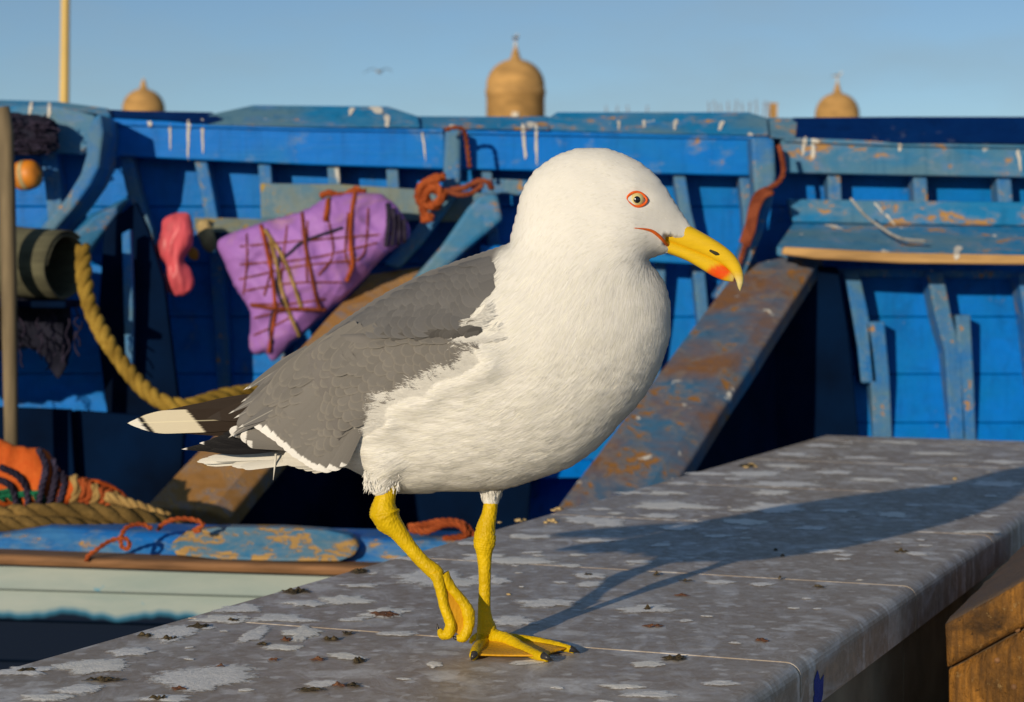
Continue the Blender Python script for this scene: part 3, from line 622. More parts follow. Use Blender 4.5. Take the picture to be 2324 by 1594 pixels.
# inclined cross beams, running down towards the near side; the partitions under them are added to block sun
def beam(name, a0, a1, b0, b1, Ya, Yb, th, mat, sun_block=True, drop=0.6):
    p = [P(*a0, Ya), P(*a1, Ya + 0.03), P(*b1, Yb + 0.03), P(*b0, Yb)]      # a: far end (left, right), b: near end
    nrm = (p[1] - p[0]).cross(p[3] - p[0]); nrm = nrm.normalized()
    if nrm.y > 0: nrm = -nrm
    K = 14; V = []; Fc = []
    for k in range(K + 1):
        t = k / K; l = p[0].lerp(p[3], t); r = p[1].lerp(p[2], t); wob = Vector((0.006 * mnoise.noise(Vector((t * 4, a0[0], 0))), 0, 0.006 * mnoise.noise(Vector((t * 5, 3, a0[0])))))
        for s in np.linspace(0, 1, 6): V.append(l.lerp(r, float(s)) + wob + nrm * (-th * 0.30 * (max(0, s - 0.72) / 0.28) ** 2))
        V += [r + wob - nrm * th, l + wob - nrm * th]
    for k in range(K):
        for j in range(8):
            a = k * 8 + j; b = k * 8 + (j + 1) % 8; Fc.append((a, b, b + 8, a + 8))
    Fc.append(tuple(range(7, -1, -1))); Fc.append(tuple(K * 8 + i for i in range(8)))
    o = obj(name, V, Fc, mat, boat, False); bevel(o, 0.005, 2)
    if sun_block:
        q = [p[1] * 0.35 + p[0] * 0.65 - nrm * th * 0.9, p[2] * 0.35 + p[3] * 0.65 - nrm * th * 0.9]
        w = [Vector((q[0].x + 0.02, 5.44, q[0].z)), Vector((q[0].x + 0.06, 5.36, -0.55)), Vector((q[1].x, q[1].y, -0.55))]
        V = [q[0], q[1], w[2], w[1], w[0]]; th_ = Vector((0.02, 0, 0)); V2 = [v + th_ for v in V]; n_ = 5
        obj('shade_partition', V + V2, [(0, 1, 2, 3, 4), (9, 8, 7, 6, 5)] + [(i, i + 5, (i + 1) % 5 + 5, (i + 1) % 5) for i in range(5)], M['dark'], boat)
beam('cross_beam', (1676,606), (1866,562), (1250,1172), (1480,1160), 5.27, 4.25, 0.06, M['beam'])
beam('cross_beam', (838,622), (990,598), (330,1150), (515,1160), 5.27, 4.25, 0.06, M['beam_wood'])
beam('cross_beam', (214,492), (300,450), (-60,760), (60,800), 5.08, 5.0, 0.06, M['worn'], sun_block=False)
# broad upright board below the left beam, its shade painted in near black
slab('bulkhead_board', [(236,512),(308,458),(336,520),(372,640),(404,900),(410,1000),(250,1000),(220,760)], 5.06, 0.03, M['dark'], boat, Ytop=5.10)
slab('bulkhead_batten', [(276,530),(296,520),(302,700),(300,860),(286,860),(280,700)], 5.02, 0.03, M['rib'], boat)

slab('shade_panel', [(1838,602),(1902,606),(1926,760),(1950,990),(1956,1090),(1500,1110),(1560,1020)], 5.27, 0.03, M['dark'], boat)  # added dark sheets paint in the beams' shadow and the unlit interior
slab('shade_panel', [(640,1000),(690,960),(1212,990),(1196,1240),(705,1250)], 5.06, 0.03, M['dark'], boat)
slab('shade_panel', [(560,1000),(700,960),(712,1250),(500,1250)], 5.02, 0.03, M['dark'], boat)
slab('shade_panel', [(-2000,860),(160,930),(180,1250),(-2000,1250)], 4.86, 0.03, M['dark'], boat)
slab('shade_panel', [(164,932),(420,950),(400,1250),(184,1250)], 4.90, 0.03, M['dark'], boat)
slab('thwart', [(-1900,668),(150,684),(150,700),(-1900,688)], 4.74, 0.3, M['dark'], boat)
# near side: rail with a doubling plank, rubbing strake, pale hull
NY = 3.58
def strip(name, pl, Y, mat, thick, bev=0.006, Ytop=None): return slab(name, pl, Y, thick, mat, boat, bev=bev, Ytop=Ytop)
strip('near_rail', [(-2400,1190),(0,1214),(110,1196),(300,1206),(620,1216),(1250,1232),(1250,1300),(820,1288),(420,1280),(0,1264),(-2400,1220)], NY - 0.03, M['near_rail'], 0.14, 0.012, Ytop=NY + 0.04)
strip('doubling_plank', [(420,1208),(500,1197),(640,1198),(740,1204),(796,1216),(818,1238),(806,1262),(770,1276),(640,1276),(500,1272),(400,1262),(380,1240)], NY - 0.055, M['patch'], 0.05, 0.012, Ytop=NY + 0.01)
strip('rubbing_strake', [(-2400,1214),(0,1260),(420,1274),(820,1286),(1250,1296),(1250,1322),(820,1310),(420,1298),(0,1284),(-2400,1238)], NY - 0.075, M['rub'], 0.09, 0.010)
for a, b_ in ((1270, 1338.6), (1339, 1408.6), (1409, 1500.6), (1501, 1640.6), (1641, 1780)):
    dy = 26
    strip('outer_strake', [(-2400,a - 60),(0,a),(900,a + dy),(1600,a + dy + 14),(1600,b_ + dy + 14),(900,b_ + dy),(0,b_),(-2400,b_ - 60)], NY - 0.035 + (a - 1270) * 0.00022, M['mint'], 0.05, 0.004)
# old droppings and drips on the rail
bpy.context.view_layer.update(); DG = bpy.context.evaluated_depsgraph_get()
def drip(px, py, w, l, Y, lean=0.0):
    n = 9; rows_ = []; E = []
    for k in range(n):
        t = k / (n - 1); ww = w * (0.5 + 0.6 * abs(mnoise.noise(Vector((px * 0.3 + t * 3, py, 0))))) * (1.2 - 0.75 * t) * (0.35 if k in (0, n - 1) else 1); x = px + lean * t + 2.5 * mnoise.noise(Vector((t * 3, px, 1))); r_ = []
        for u in (-1, -0.4, 0.4, 1):
            d = ray(x + u * ww / 2, py + l * t).normalized(); hit, loc, nor, idx, ob, mt = sc.ray_cast(DG, Vector((0, 0, CZ)) + d * 3.2, d)
            if not hit or ob.parent is not boat: return
            r_.append(loc + nor * 0.0022); E.append(0.9 - 0.5 * abs(u))
        rows_.append(r_)
    V = [v for r_ in rows_ for v in r_]
    if max(v.y for v in V) - min(v.y for v in V) > 0.10: return
    me = pymesh('dropping_streak', V, [(4 * k + j, 4 * k + j + 4, 4 * k + j + 5, 4 * k + j + 1) for k in range(n - 1) for j in range(3)]); vcol(me, 'edge', np.array(E)); link('dropping_streak', me, M['streak'], boat, True)
for a in [(72,232,14,44,5.30,-8),(112,234,14,36,5.30,0),(386,282,9,60,5.325,0),(427,274,13,88,5.318,0),(459,272,12,78,5.318,2),(340,276,16,14,5.318,0),(878,262,22,30,5.29,0),(852,244,50,16,5.32,8),(800,246,22,18,5.31,-6),
          (958,296,8,70,5.32,8),(1186,282,16,80,5.315,6),(1216,280,12,96,5.315,2),(1204,278,30,14,5.30,0),(1404,276,12,20,5.295,0),(1462,274,14,18,5.295,0),(1535,272,16,26,5.295,-6),(1640,276,20,22,5.295,-8),(1828,312,14,44,5.31,-8),(2042,326,16,18,5.315,0),
          (2310,340,14,50,5.328,6),(1026,284,22,10,5.24,0)]: drip(*a)
for a in [(2175,560,32,30,5.10,-6),(2292,548,26,34,5.12,-18),(1806,546,36,22,5.14,0),(1985,460,10,26,5.33,20),(2010,486,10,30,5.27,24),(1880,512,40,10,5.27,30)]: drip(*a)
def beam_splash(pts, Y):
    for (x, y, w, l, ln) in pts: drip(x, y, w, l, Y, ln)
beam_splash([(1786,596,50,34,-10),(1770,622,30,40,-26),(1750,640,20,40,-30),(1800,620,14,36,-10)], 5.13); beam_splash([(930,604,60,14,0)], 5.16); beam_splash([(1010,540,34,26,-16)], 5.17); beam_splash([(236,486,26,12,-6)], 4.98)
# loose rope ends tied to the boat's timber heads
rope('lashing', [P(x, y, 5.19) for x, y in ((1000,404),(958,420),(950,452),(972,470),(1000,452),(990,424),(966,440),(960,480),(980,496),(956,498))], 0.011, M['cord_o'], boat, 3)
rope('lashing', [P(x, y, 5.20) for x, y in ((1010,402),(975,410),(966,446),(985,470),(1006,440),(978,430))], 0.012, M['cord_o'], boat, 3)
rope('lashing', [P(x, y, 5.21) for x, y in ((1000,446),(1024,432),(1056,426),(1084,412),(1108,414),(1116,430))], 0.008, M['cord_r'], boat, 3)
rope('lashing', [P(x, y, 5.20) for x, y in ((1010,432),(1040,442),(1070,438),(1096,420))], 0.007, M['cord_r'], boat, 3)
rope('lashing', [P(x, y, 5.19) for x, y in ((1010,296),(1030,290),(1052,296),(1060,330),(1066,380))], 0.006, M['cord_r'], boat, 2)
for k in range(4):
    rope('lashing', [P(x + 5 * k - 8, y + 3 * k, 5.18 - 0.006 * k) for x, y in ((1748,428),(1726,440),(1712,470),(1704,510),(1690,550))], 0.006, M['cord_r'], boat, 3)
rope('lashing', [P(x, y, 5.20) for x, y in ((1768,330),(1778,380),(1770,410),(1742,430),(1716,446),(1700,520),(1684,580),(1660,640),(1636,690))], 0.007, M['cord_r'], boat, 3)
rope('loose_cord', [P(x, y, 5.14) for x, y in ((1930,450),(1960,486),(1990,510),(2040,540),(2100,548))], 0.004, M['cord_w'], boat, 2)

# ---------------------------------------------------------------- gear lying in the boat
# purple bundle
PB = catmull([(497,545),(589,508),(687,480),(746,450),(844,438),(887,457),(924,505),(926,540),(875,578),(824,632),(765,690),(706,742),(667,778),(622,818),(603,803),(566,798),(569,712),(534,652),(508,590)], 8, True)
def wrk(V):
    s = V.copy()
    for i, (x, y, v) in enumerate(V):
        r1 = 1 - abs(mnoise.noise(Vector((x * 0.010 + y * 0.012, y * 0.004 - x * 0.006, v * 0.008)))) * 2
        r2 = 1 - abs(mnoise.noise(Vector((x * 0.02 - y * 0.014 + 9, y * 0.018, v * 0.012)))) * 2
        r3 = 1 - abs(mnoise.noise(Vector((x * 0.034 + y * 0.03, y * 0.012 - x * 0.02, 5)))) * 2; f = 13 * r1 + 6 * r2 + 2 * r3; s[i, 2] += f * (1 if v > 0 else -1) * min(1, abs(v) / 20)
    return s
V, Q = inflate_solid(PB, 5, 0.42, 5.14, wr=wrk)
bundle = empty('purple_bundle', P(640, 800, 5.14), 'purple tarpaulin bundle lashed with red cords against the far boat side', 'bundle')
link('tarpaulin', npmesh('tarpaulin', V, Q), M['purple'], bundle, True)
def draper(V, Q):
    t = BVHTree.FromPolygons([tuple(v) for v in V], [tuple(int(k) for k in q) for q in Q]); o = Vector((0, 0, CZ))
    def f(x, y, r):
        d = ray(x, y).normalized(); h = t.ray_cast(o, d); return h[0] - d * r * 0.7 if h[0] is not None else None
    return f
PBD = draper(V, Q)
def onb(pts, v, mat, r):
    out = [PBD(x, y, r) for x, y in catmull(pts, 10)]; out = [q for q in out if q is not None]
    out = [(out[max(0, k - 1)] + out[k] * 2 + out[min(len(out) - 1, k + 1)]) / 4 for k in range(len(out))]
    if len(out) > 4: rope('cord', out, r, mat, bundle, 3, n=2)
onb([(592,510),(606,570),(618,630),(624,700),(616,760),(610,800)], 12, M['cord_o'], 0.0048)
onb([(686,482),(692,550),(704,610),(716,670),(726,700)], 12, M['cord_r'], 0.0048)
onb([(806,440),(796,500),(796,560),(800,600),(786,640)], 12, M['cord_o'], 0.0058)
onb([(746,452),(742,480),(738,502)], 12, M['cord_o'], 0.007)
onb([(568,692),(620,700),(680,702),(740,704)], 12, M['cord_r'], 0.0055)
onb([(612,540),(628,600),(640,660),(660,720),(680,764)], 13, M['cord_t'], 0.005); onb([(600,520),(640,580),(664,640),(684,700)], 13, M['cord_t'], 0.005)
onb([(622,700),(614,740),(616,780)], 13, M['cord_d'], 0.005); onb([(622,602),(660,572),(690,548),(780,516)], 10, M['cord_d'], 0.004); onb([(636,560),(630,660),(660,720)], 13, M['cord_d'], 0.004)
for k in range(7):
    y_ = 560 + 34 * k; x0_, x1_ = (540 if k < 4 else 575), 900 - 40 * k; onb([(x0_, y_ + 8 * math.sin(k)), ((x0_ + x1_) / 2, y_ - 16 + 10 * math.sin(2 * k)), (x1_, y_ - 30 + 14 * math.sin(5 * k))], 9, M['cord_r'], 0.0024)
for k in range(7):
    x_ = 560 + 46 * k; onb([(x_, 530 - 10 * k), (x_ + 12 * math.sin(k * 2), 600 - 6 * k), (x_ - 10 + 22 * math.sin(3 * k), 690 - 16 * k)], 9, M['cord_r'], 0.0024)
for k in range(4): onb([(880 + 12 * k, 462 + 12 * k), (882 + 12 * k, 500 + 10 * k), (876 + 14 * k, 560 - 2 * k)], 9, M['cord_d'], 0.006)
rope('cord', [P(x, y, 5.20) for x, y in ((728,446),(746,438),(770,444),(800,440),(830,436))], 0.009, M['cord_o'], bundle, 3)
rope('cord', [P(x, y, 5.22) for x, y in ((790,440),(810,430),(822,442),(806,452))], 0.009, M['cord_o'], bundle, 3)

# pink bag, tan rag
def inflated(name, pts, k, Y, mat, label, cat, step=4, wrf=6, fr=0.03):
    poly = catmull(pts, 8, True)
    def wr(V):
        s = V.copy()
        for i, (x, y, v) in enumerate(V): s[i, 2] += wrf * (1 - 2 * abs(mnoise.noise(Vector((x * fr * 1.6, y * fr * 0.5, v * fr))))) * (1 if v > 0 else -1)
        return s
    V, Q = inflate_solid(poly, step, k, Y, wr=wr, iters=400); o = link(name, npmesh(name, V, Q), mat, None, True)
    c = Vector(V.mean(0)); o.data.transform(Matrix.Translation(-c)); o.location = c
    return tag(o, label, cat)
inflated('plastic_bag', [(372,498),(404,484),(428,486),(438,520),(434,560),(416,590),(432,612),(440,640),(430,664),(404,672),(380,662),(370,634),(378,604),(360,586),(350,562),(364,540)], 0.7, 5.14, M['pink'], 'knotted pink plastic bag hanging left of the purple bundle', 'bag')
inflated('rag', [(446,510),(470,498),(482,520),(492,548),(486,570),(470,572),(456,552)], 0.7, 5.30, M['rag'], 'small twisted tan rag beside the pink plastic bag', 'rag')
inflated('rag_strip', [(430,560),(448,566),(452,584),(440,592),(426,580)], 0.6, 5.30, M['buoy'], 'small ochre scrap of cloth under the pink plastic bag', 'cloth')
# canvas roll on the left (hollow, wound in turns)
def canvas_roll():
    a, b_ = P(-330, 560, 5.08), P(150, 604, 4.80); ax = (b_ - a).normalized(); u = ax.cross(Vector((0, 0, 1))).normalized(); w = u.cross(ax)
    V, Fc = [], []; K, S = 22, 96
    for i in range(K + 1):
        for j in range(S + 1):
            th = 2 * math.pi * 1.35 * j / S; r = 0.066 + 0.013 * j / S; t = i / K
            r *= 1 + 0.06 * mnoise.noise(Vector((t * 3, math.cos(th), math.sin(th)))) + 0.015 * mnoise.noise(Vector((t * 14, math.cos(th) * 3, math.sin(th) * 3)))
            e = 0.006 * mnoise.noise(Vector((th, 0, 3))) if i == K else 0
            V.append(a.lerp(b_, t) + ax * e + u * (r * math.cos(th)) + w * (r * math.sin(th)))
    for i in range(K):
        for j in range(S): q = i * (S + 1) + j; Fc.append((q, q + 1, q + S + 2, q + S + 1))
    o = obj('canvas_roll', V, Fc, M['roll'], None, True); tag(o, 'thick grey green canvas roll with a dark open end inside the boat', 'canvas')
    m = o.modifiers.new('thick', 'SOLIDIFY'); m.thickness = 0.005
canvas_roll()
def hanging_net():
    pts = [(-330,560),(-100,600),(60,640),(130,660),(158,700),(166,760),(160,800),(150,840),(130,862),(110,830),(90,800),(40,790),(-60,800),(-330,820)]
    poly = catmull(pts, 6, True); V, Q = inflate_solid(poly, 6, 0.30, 4.92, iters=300, wr=lambda V: V + np.stack([np.zeros(len(V)), [8 * mnoise.noise(Vector((x * .06, y * .02, 0))) for x, y, v in V], [14 * mnoise.noise(Vector((x * .03, y * .012, v * .03))) * (1 if v > 0 else -1) for x, y, v in V]], 1))
    root = empty('draped_net', P(60, 840, 4.92), 'black net draped in folds below the grey green canvas roll', 'net'); link('folded_net', npmesh('folded_net', V, Q), M['net'], root, True)
    parts = []
    for i in range(60):
        x = random.uniform(-300, 200); y = random.uniform(660, 800); parts.append(tube_arrays(catmull([P(x + random.uniform(-8, 8), y + t * 14, 4.86 - 0.012 * t) for t in range(5)], 3), 0.0022, 4))
    V, Fc = merge(parts); m = obj('net_twine', V, Fc, M['cord_d'], root, True); m['kind'] = 'stuff'
hanging_net()
o = tube('wooden_pole', [P(4, 244, 4.7), P(12, 300, 4.7), P(16, 420, 4.7), P(20, 620, 4.7), P(26, 1000, 4.7), P(28, 1400, 4.7)], 0.019, M['pole_wood'], None, 12, noise_amp=0.2, nscale=12)
tag(o, 'upright weathered wooden pole standing beside the dark hanging net', 'pole')
# dark net over the rail
def net_heap(name, pts, k, Y, label, n=70):
    poly = catmull(pts, 6, True); V, Q = inflate_solid(poly, 5, k, Y, iters=300)
    root = empty(name, P(60, 350, Y), label, 'net'); link('folded_net', npmesh('folded_net', V, Q), M['net'], root, True)
    parts = []
    for i in range(n):
        x, y = random.uniform(pts[0][0], 124), random.uniform(268, 340); q = []
        for t in range(5): q.append(P(x + random.uniform(-14, 14) + t * random.uniform(-6, 6), y + t * 6 - 10, Y - 0.035 - 0.02 * random.random()))
        parts.append(tube_arrays(catmull(q, 3), 0.002, 4))
    V, Fc = merge(parts); m = obj('net_twine', V, Fc, M['cord_d'], root, True); m['kind'] = 'stuff'
net_heap('fishing_net', [(-60,262),(40,258),(120,272),(132,310),(126,344),(60,352),(0,346),(-60,350)], 0.55, 5.27, 'dark folded fishing net hanging over the blue rail')
# orange buoy
def buoy():
    root = empty('buoy', P(60, 428, 5.28), 'small orange buoy with a pale stripe behind the rail', 'buoy')
    c = P(60, 398, 5.28); V, Fc = [], []; K, S = 16, 20; ax = Vector((0.95, -0.25, 0.15)).normalized(); u = ax.cross(Vector((0, 0, 1))).normalized(); w = u.cross(ax)
    def body(t0, t1, sc_, name, mat):
        V, Fc = [], []
        for i in range(K + 1):
            t = t0 + (t1 - t0) * i / K; r = 0.038 * sc_ * (max(0.0, 1 - abs(t) ** 3.2)) ** 0.5
            for j in range(S): a = 2 * math.pi * j / S; V.append(c + ax * (t * 0.040) + (u * math.cos(a) + w * math.sin(a)) * r)
        for i in range(K):
            for j in range(S): a = i * S + j; b = i * S + (j + 1) % S; Fc.append((a, b, b + S, a + S))
        obj(name, V, Fc, mat, root, True)
    body(-1, 1, 1.0, 'float', M['buoy']); body(-0.15, 0.15, 1.03, 'stripe', M['rag'])
buoy()
# straw rope looping down
o = rope('straw_rope', [P(x, y, Yv) for x, y, Yv in ((188,560,4.62),(192,640,4.58),(206,700,4.55),(240,770,4.5),(288,838,4.45),(330,885,4.4),(372,914,4.36),(420,924,4.36),(470,910,4.4),(520,898,4.44),(600,890,4.5),(680,905,4.55))], 0.0185, M['rope_y'], None, 3)
tag(o, 'thick straw yellow rope sagging in a loop inside the boat', 'rope')
# heap at lower left
o = rope('hemp_rope', [P(x, y, Yv) for x, y, Yv in ((-120,1168,3.70),(0,1172,3.70),(110,1166,3.70),(220,1168,3.71),(310,1180,3.73),(390,1200,3.78),(450,1226,3.84))], 0.021, M['rope_b'], None, 3)
tag(o, 'dark brown hemp hawser lying along the near blue rail', 'rope')
o = rope('hemp_rope', [P(x, y, Yv) for x, y, Yv in ((-120,1186,3.66),(0,1192,3.66),(90,1190,3.665),(180,1196,3.68),(250,1206,3.70))], 0.017, M['rope_b'], None, 3)
tag(o, 'thinner brown hawser tucked under the other on the near rail', 'rope')
heap = empty('cloth_heap', P(80, 1150, 3.9), 'bright orange cloth heap bound with dark cords on the brown hawser', 'cloth')
OP = catmull([(-120,985),(0,998),(30,1012),(62,1016),(100,1020),(124,1048),(150,1080),(200,1086),(250,1098),(290,1128),(300,1146),(240,1150),(160,1150),(60,1152),(-120,1150)], 8, True)
def wrk2(V):
    s = V.copy()
    for i, (x, y, v) in enumerate(V): s[i, 2] += 12 * (1 - 2 * abs(mnoise.noise(Vector((x * 0.016 + y * 0.006, y * 0.006, v * 0.01))))) * (1 if v > 0 else -1)
    return s
V, Q = inflate_solid(OP, 5, 0.5, 3.95, wr=wrk2, iters=500); link('cloth', npmesh('cloth', V, Q), M['orange'], heap, True)
OPD = draper(V, Q)
def onh(pts, mat, r, v=14):
    out = [OPD(x, y, r) for x, y in catmull(pts, 10)]; out = [q for q in out if q is not None]
    if len(out) > 4: rope('binding', out, r, mat, heap, 3, n=2)
for pts in (((88,1020),(104,1060),(96,1100),(86,1146)), ((120,1040),(126,1080),(112,1146)), ((0,1060),(40,1080),(60,1110),(64,1150)), ((-40,1080),(20,1100),(40,1148)), ((140,1070),(146,1100),(132,1146))): onh(pts, M['cord_d'], 0.007)
for k in range(8): x = 168 + 15 * k; onh([(x, 1084 + 6 * k), (x + 7, 1110 + 4 * k), (x - 2, 1146)], M['cord_o'] if k % 3 else M['cord_t'], 0.009, 10)
for k in range(6): onh([(-60 + 20 * k, 1128 + random.uniform(-6, 6)), (-20 + 22 * k, 1120 + random.uniform(-6, 8)), (10 + 18 * k, 1138 + random.uniform(-6, 6))], M['green'], 0.004, 20)
rope('binding', [P(x, y, 3.86) for x, y in ((240,1128),(290,1142),(340,1160),(385,1176))], 0.011, M['cord_t'], heap, 3)
o = rope('orange_string', [P(x, y, 3.50) for x, y in ((196,1274),(200,1262),(216,1250),(250,1228),(282,1222),(294,1234),(288,1246),(276,1240),(276,1216),(290,1196),(320,1190),(345,1200))], 0.0042, M['cord_o'], None, 2)
tag(o, 'thin curled orange string dangling over the near blue rail', 'string')
o = rope('orange_string', [P(x, y, 3.53) for x, y in ((358,1204),(372,1188),(402,1178),(440,1180),(462,1192),(440,1204),(456,1206))], 0.0045, M['cord_o'], None, 2)
tag(o, 'short bent orange string lying at the end of the brown hawser', 'string')
for k, q in enumerate((((928,1196),(960,1192),(1000,1184),(1040,1186),(1066,1204),(1074,1222)), ((930,1202),(968,1206),(1010,1190),(1046,1194),(1058,1216),(1030,1222),(1006,1224)))):
    o = rope('orange_rope_end', [P(x, y, 3.62 - 0.012 * k) for x, y in q], 0.0065, M['cord_o'], None, 3)
    tag(o, 'frayed orange rope end upper strand behind the gull\'s standing leg' if k == 0 else 'frayed orange rope end lower strand curling onto the rail', 'rope')

# ================================================================ far background
def lathe(name, prof, c, mat, parent, S=32):
    V, Fc = [], []
    for r, z in prof:
        for j in range(S): a = 2 * math.pi * j / S; V.append((c.x + r * math.cos(a), c.y + r * math.sin(a), c.z + z))
    for i in range(len(prof) - 1):
        for j in range(S): a = i * S + j; b = i * S + (j + 1) % S; Fc.append((a, b, b + S, a + S))
    return obj(name, V, Fc, mat, parent, True)
def domed_turret(cx, ytop_dome, ybase_dome, rpx, Y, label, fin, ybottom, gull=False):
    s = Y / F; c = P(cx, ybase_dome, Y); r = rpx * s; hd = (ybase_dome - ytop_dome) * s
    root = empty('domed_turret', Vector((c.x, Y, GZ)), label, 'turret', 'domed stone turrets on the rampart'); c0 = Vector((c.x, Y, 0))
    zb = c.z
    drum = [(r * 1.0, GZ), (r * 1.0, zb - 0.35 * r), (r * 1.03, zb - 0.33 * r), (r * 1.03, zb - 0.1 * r), (r * 0.995, zb - 0.08 * r), (r * 0.99, zb)]
    lathe('drum', [(a, z) for a, z in drum], c0, M['sand'], root)
    dome = [(r * math.cos(t) ** 0.9 if t < 1.5 else 0.16 * r, hd * math.sin(t)) for t in np.linspace(0, 1.38, 14)]
    # pointed cap
    zt = dome[-1][1]; dome += [(0.17 * r, zt + 0.10 * hd), (0.13 * r, zt + 0.22 * hd), (0.13 * r, zt + 0.26 * hd), (0.07 * r, zt + 0.42 * hd), (0.05 * r, zt + 0.5 * hd), (0.0, zt + 0.52 * hd)]
    lathe('dome', [(a, z + zb) for a, z in dome], c0, M['sand'], root)
    # courses of stone standing slightly proud
    for k in range(1, 7):
        t = k * 0.2; rr = r * math.cos(t) ** 0.9
        lathe('stone_course', [(rr * 1.000, zb + hd * math.sin(t) - 0.015 * hd), (rr * 1.012, zb + hd * math.sin(t)), (rr * 0.985, zb + hd * math.sin(t) + 0.015 * hd)], c0, M['sand'], root)
    zf = zb + zt + 0.5 * hd
    tube('finial', [(c.x, Y, zf - 0.05 * hd), (c.x, Y, zf + fin * s)], 0.05 * r, M['plaster'], root, 8)
    # arrow slit
    box('slit', (c.x - 0.02 * r, Y - r * 1.0, P(cx, ybottom, Y).z - 0.15), (0.22 * r, 0.2 * r, 0.30 * r), M['plaster'], root)
    return root, Vector((c.x, Y, zf + fin * s))
t1_, top1 = domed_turret(1170, 136, 196, 66, 80, 'tall sandstone domed turret rising highest above the blue rail', 10, 262)
t2_, top2 = domed_turret(1900, 212, 262, 50, 104, 'small sandstone dome with a gull on its finial beside the chimney', 8, 320)
t3_, top3 = domed_turret(326, 203, 250, 48, 110, 'low sandstone dome with a blunt tip near the cream mast', 2, 310)
def far_gull(loc, sc_, label, wing=None, name='perched_gull', yaw=0.0):
    root = empty(name, loc, label, 'gull'); Rm = Matrix.Rotation(yaw, 3, 'Z'); L = Vector(loc)
    def pt(x, y, z): return L + Rm @ Vector((x, y, z)) * sc_
    path = [pt(-0.30, 0, 0.16), pt(-0.16, 0, 0.17), pt(0, 0, 0.18), pt(0.12, 0, 0.22), pt(0.18, 0, 0.30), pt(0.22, 0, 0.33), pt(0.27, 0, 0.32)] if wing is None else [pt(-0.28, 0, 0), pt(-0.15, 0, 0), pt(0, 0, 0), pt(0.14, 0, 0.0), pt(0.22, 0, 0.01), pt(0.28, 0, 0)]
    tube('body', catmull(path, 4), np.interp(np.linspace(0, 1, (len(path) - 1) * 4 + 1), np.linspace(0, 1, len(path)), ([0.01, 0.05, 0.075, 0.065, 0.04, 0.042, 0.008] if wing is None else [0.01, 0.05, 0.075, 0.06, 0.045, 0.008])) * sc_, M['birdwhite'], root, 10)
    if wing is None:
        for sy in (-1, 1): tube('leg', [pt(0, 0.03 * sy, 0), pt(0.0, 0.03 * sy, 0.14)], 0.008 * sc_, M['buoy'], root, 6)
        for sy in (-1, 1): tube('wing', catmull([pt(0.08, 0.06 * sy, 0.22), pt(-0.08, 0.07 * sy, 0.2), pt(-0.34, 0.02 * sy, 0.16)], 5), np.linspace(0.05, 0.008, 11) * sc_, M['birdgrey'], root, 8, squash=1.0)
    else:
        for sy in (-1, 1):
            le = [(0.10, 0.05, 0.02), (0.14, 0.30, 0.13), (0.06, 0.50, 0.10), (-0.14, 0.72, -0.06)]; V = []; n = 12; q = catmull(le, 4)
            for i, (x, y, z) in enumerate(q):
                ch = 0.17 * (1 - (i / (len(q) - 1)) ** 2.2) + 0.01
                V += [pt(x, y * sy, z), pt(x - ch * 0.4, y * sy, z + 0.02), pt(x - ch, y * sy, z - 0.01), pt(x - ch * 0.4, y * sy, z - 0.004)]
            Fc = []
            for i in range(len(q) - 1):
                for j in range(4): a = i * 4 + j; b = i * 4 + (j + 1) % 4; Fc.append((a, b, b + 4, a + 4))
            obj('wing', V, Fc, M['birdgrey'], root, True)
    return root
far_gull(top2 + Vector((0, 0, -0.02)), 1.0, 'distant white gull perched on the finial of the small dome')
far_gull(top1 + Vector((0, 0, -0.02)), 1.0, 'distant white gull perched on top of the tallest dome', yaw=1.2)
far_gull(P(860, 163, 88), 0.95, 'distant gull gliding with drooped wings in the open sky', wing=1, name='flying_gull', yaw=1.15)
# rampart, chimney, starter bars, mast
RT = P(1100, 268, 84).z
ramp_w = box('rampart_wall', (0, 90, (RT + GZ) / 2 - 0.1), (140, 8, RT - GZ - 0.2), M['sand']); tag(ramp_w, 'long sandstone rampart wall carrying the domed turrets', 'wall')
bird_b = P(240, 246, 86); far_gull(Vector((bird_b.x, 86.1, RT - 0.2)), 1.0, 'tiny dark gull standing on the rampart beside the low dome', yaw=2.6)
def chimney(px, y0, y1, wpx, Y):
    s = Y / F; c = P(px, (y0 + y1) / 2, Y); root = empty('chimney', Vector((c.x, Y, RT - 0.2)), 'short square sandstone chimney next to the row of rods', 'chimney')
    h = (y1 - y0) * s; box('stack', (c.x, Y, (RT - 0.2 + P(px, y0, Y).z) / 2), (wpx * s, wpx * s, P(px, y0, Y).z - RT + 0.2), M['sand'], root); box('cap', (c.x, Y, P(px, y0, Y).z + 0.03), (wpx * s * 1.15, wpx * s * 1.15, 0.07), M['sand'], root)
chimney(1755, 238, 266, 16, 88)
for k, x in enumerate((1375,1398,1425,1466,1608,1624,1636,1652,1668,1684,1700,1716,1732,1742)):
    yt = 226 + (k * 7) % 11 if k > 3 else 240; q = P(x, yt, 87)
    o = tube('steel_rod', [(q.x, 87, RT - 0.25), (q.x + 0.03, 87, (RT + q.z) / 2), (q.x + random.uniform(-0.08, 0.08), 87, q.z)], 0.022, M['steel'], None, 6)
    tag(o, 'short thin steel rod on the rampart between the tallest dome and the row of rods', 'rod', 'short steel rods near the tallest dome') if k < 4 else tag(o, 'thin rusty steel rod in the row beside the square chimney', 'rod', 'row of steel rods beside the chimney')
mroot = empty('mast', Vector((P(148, 200, 27).x, 27, GZ)), 'tall cream painted mast standing behind the blue boat', 'mast')
q0, q1 = P(146, 240, 27), P(149, -40, 27)
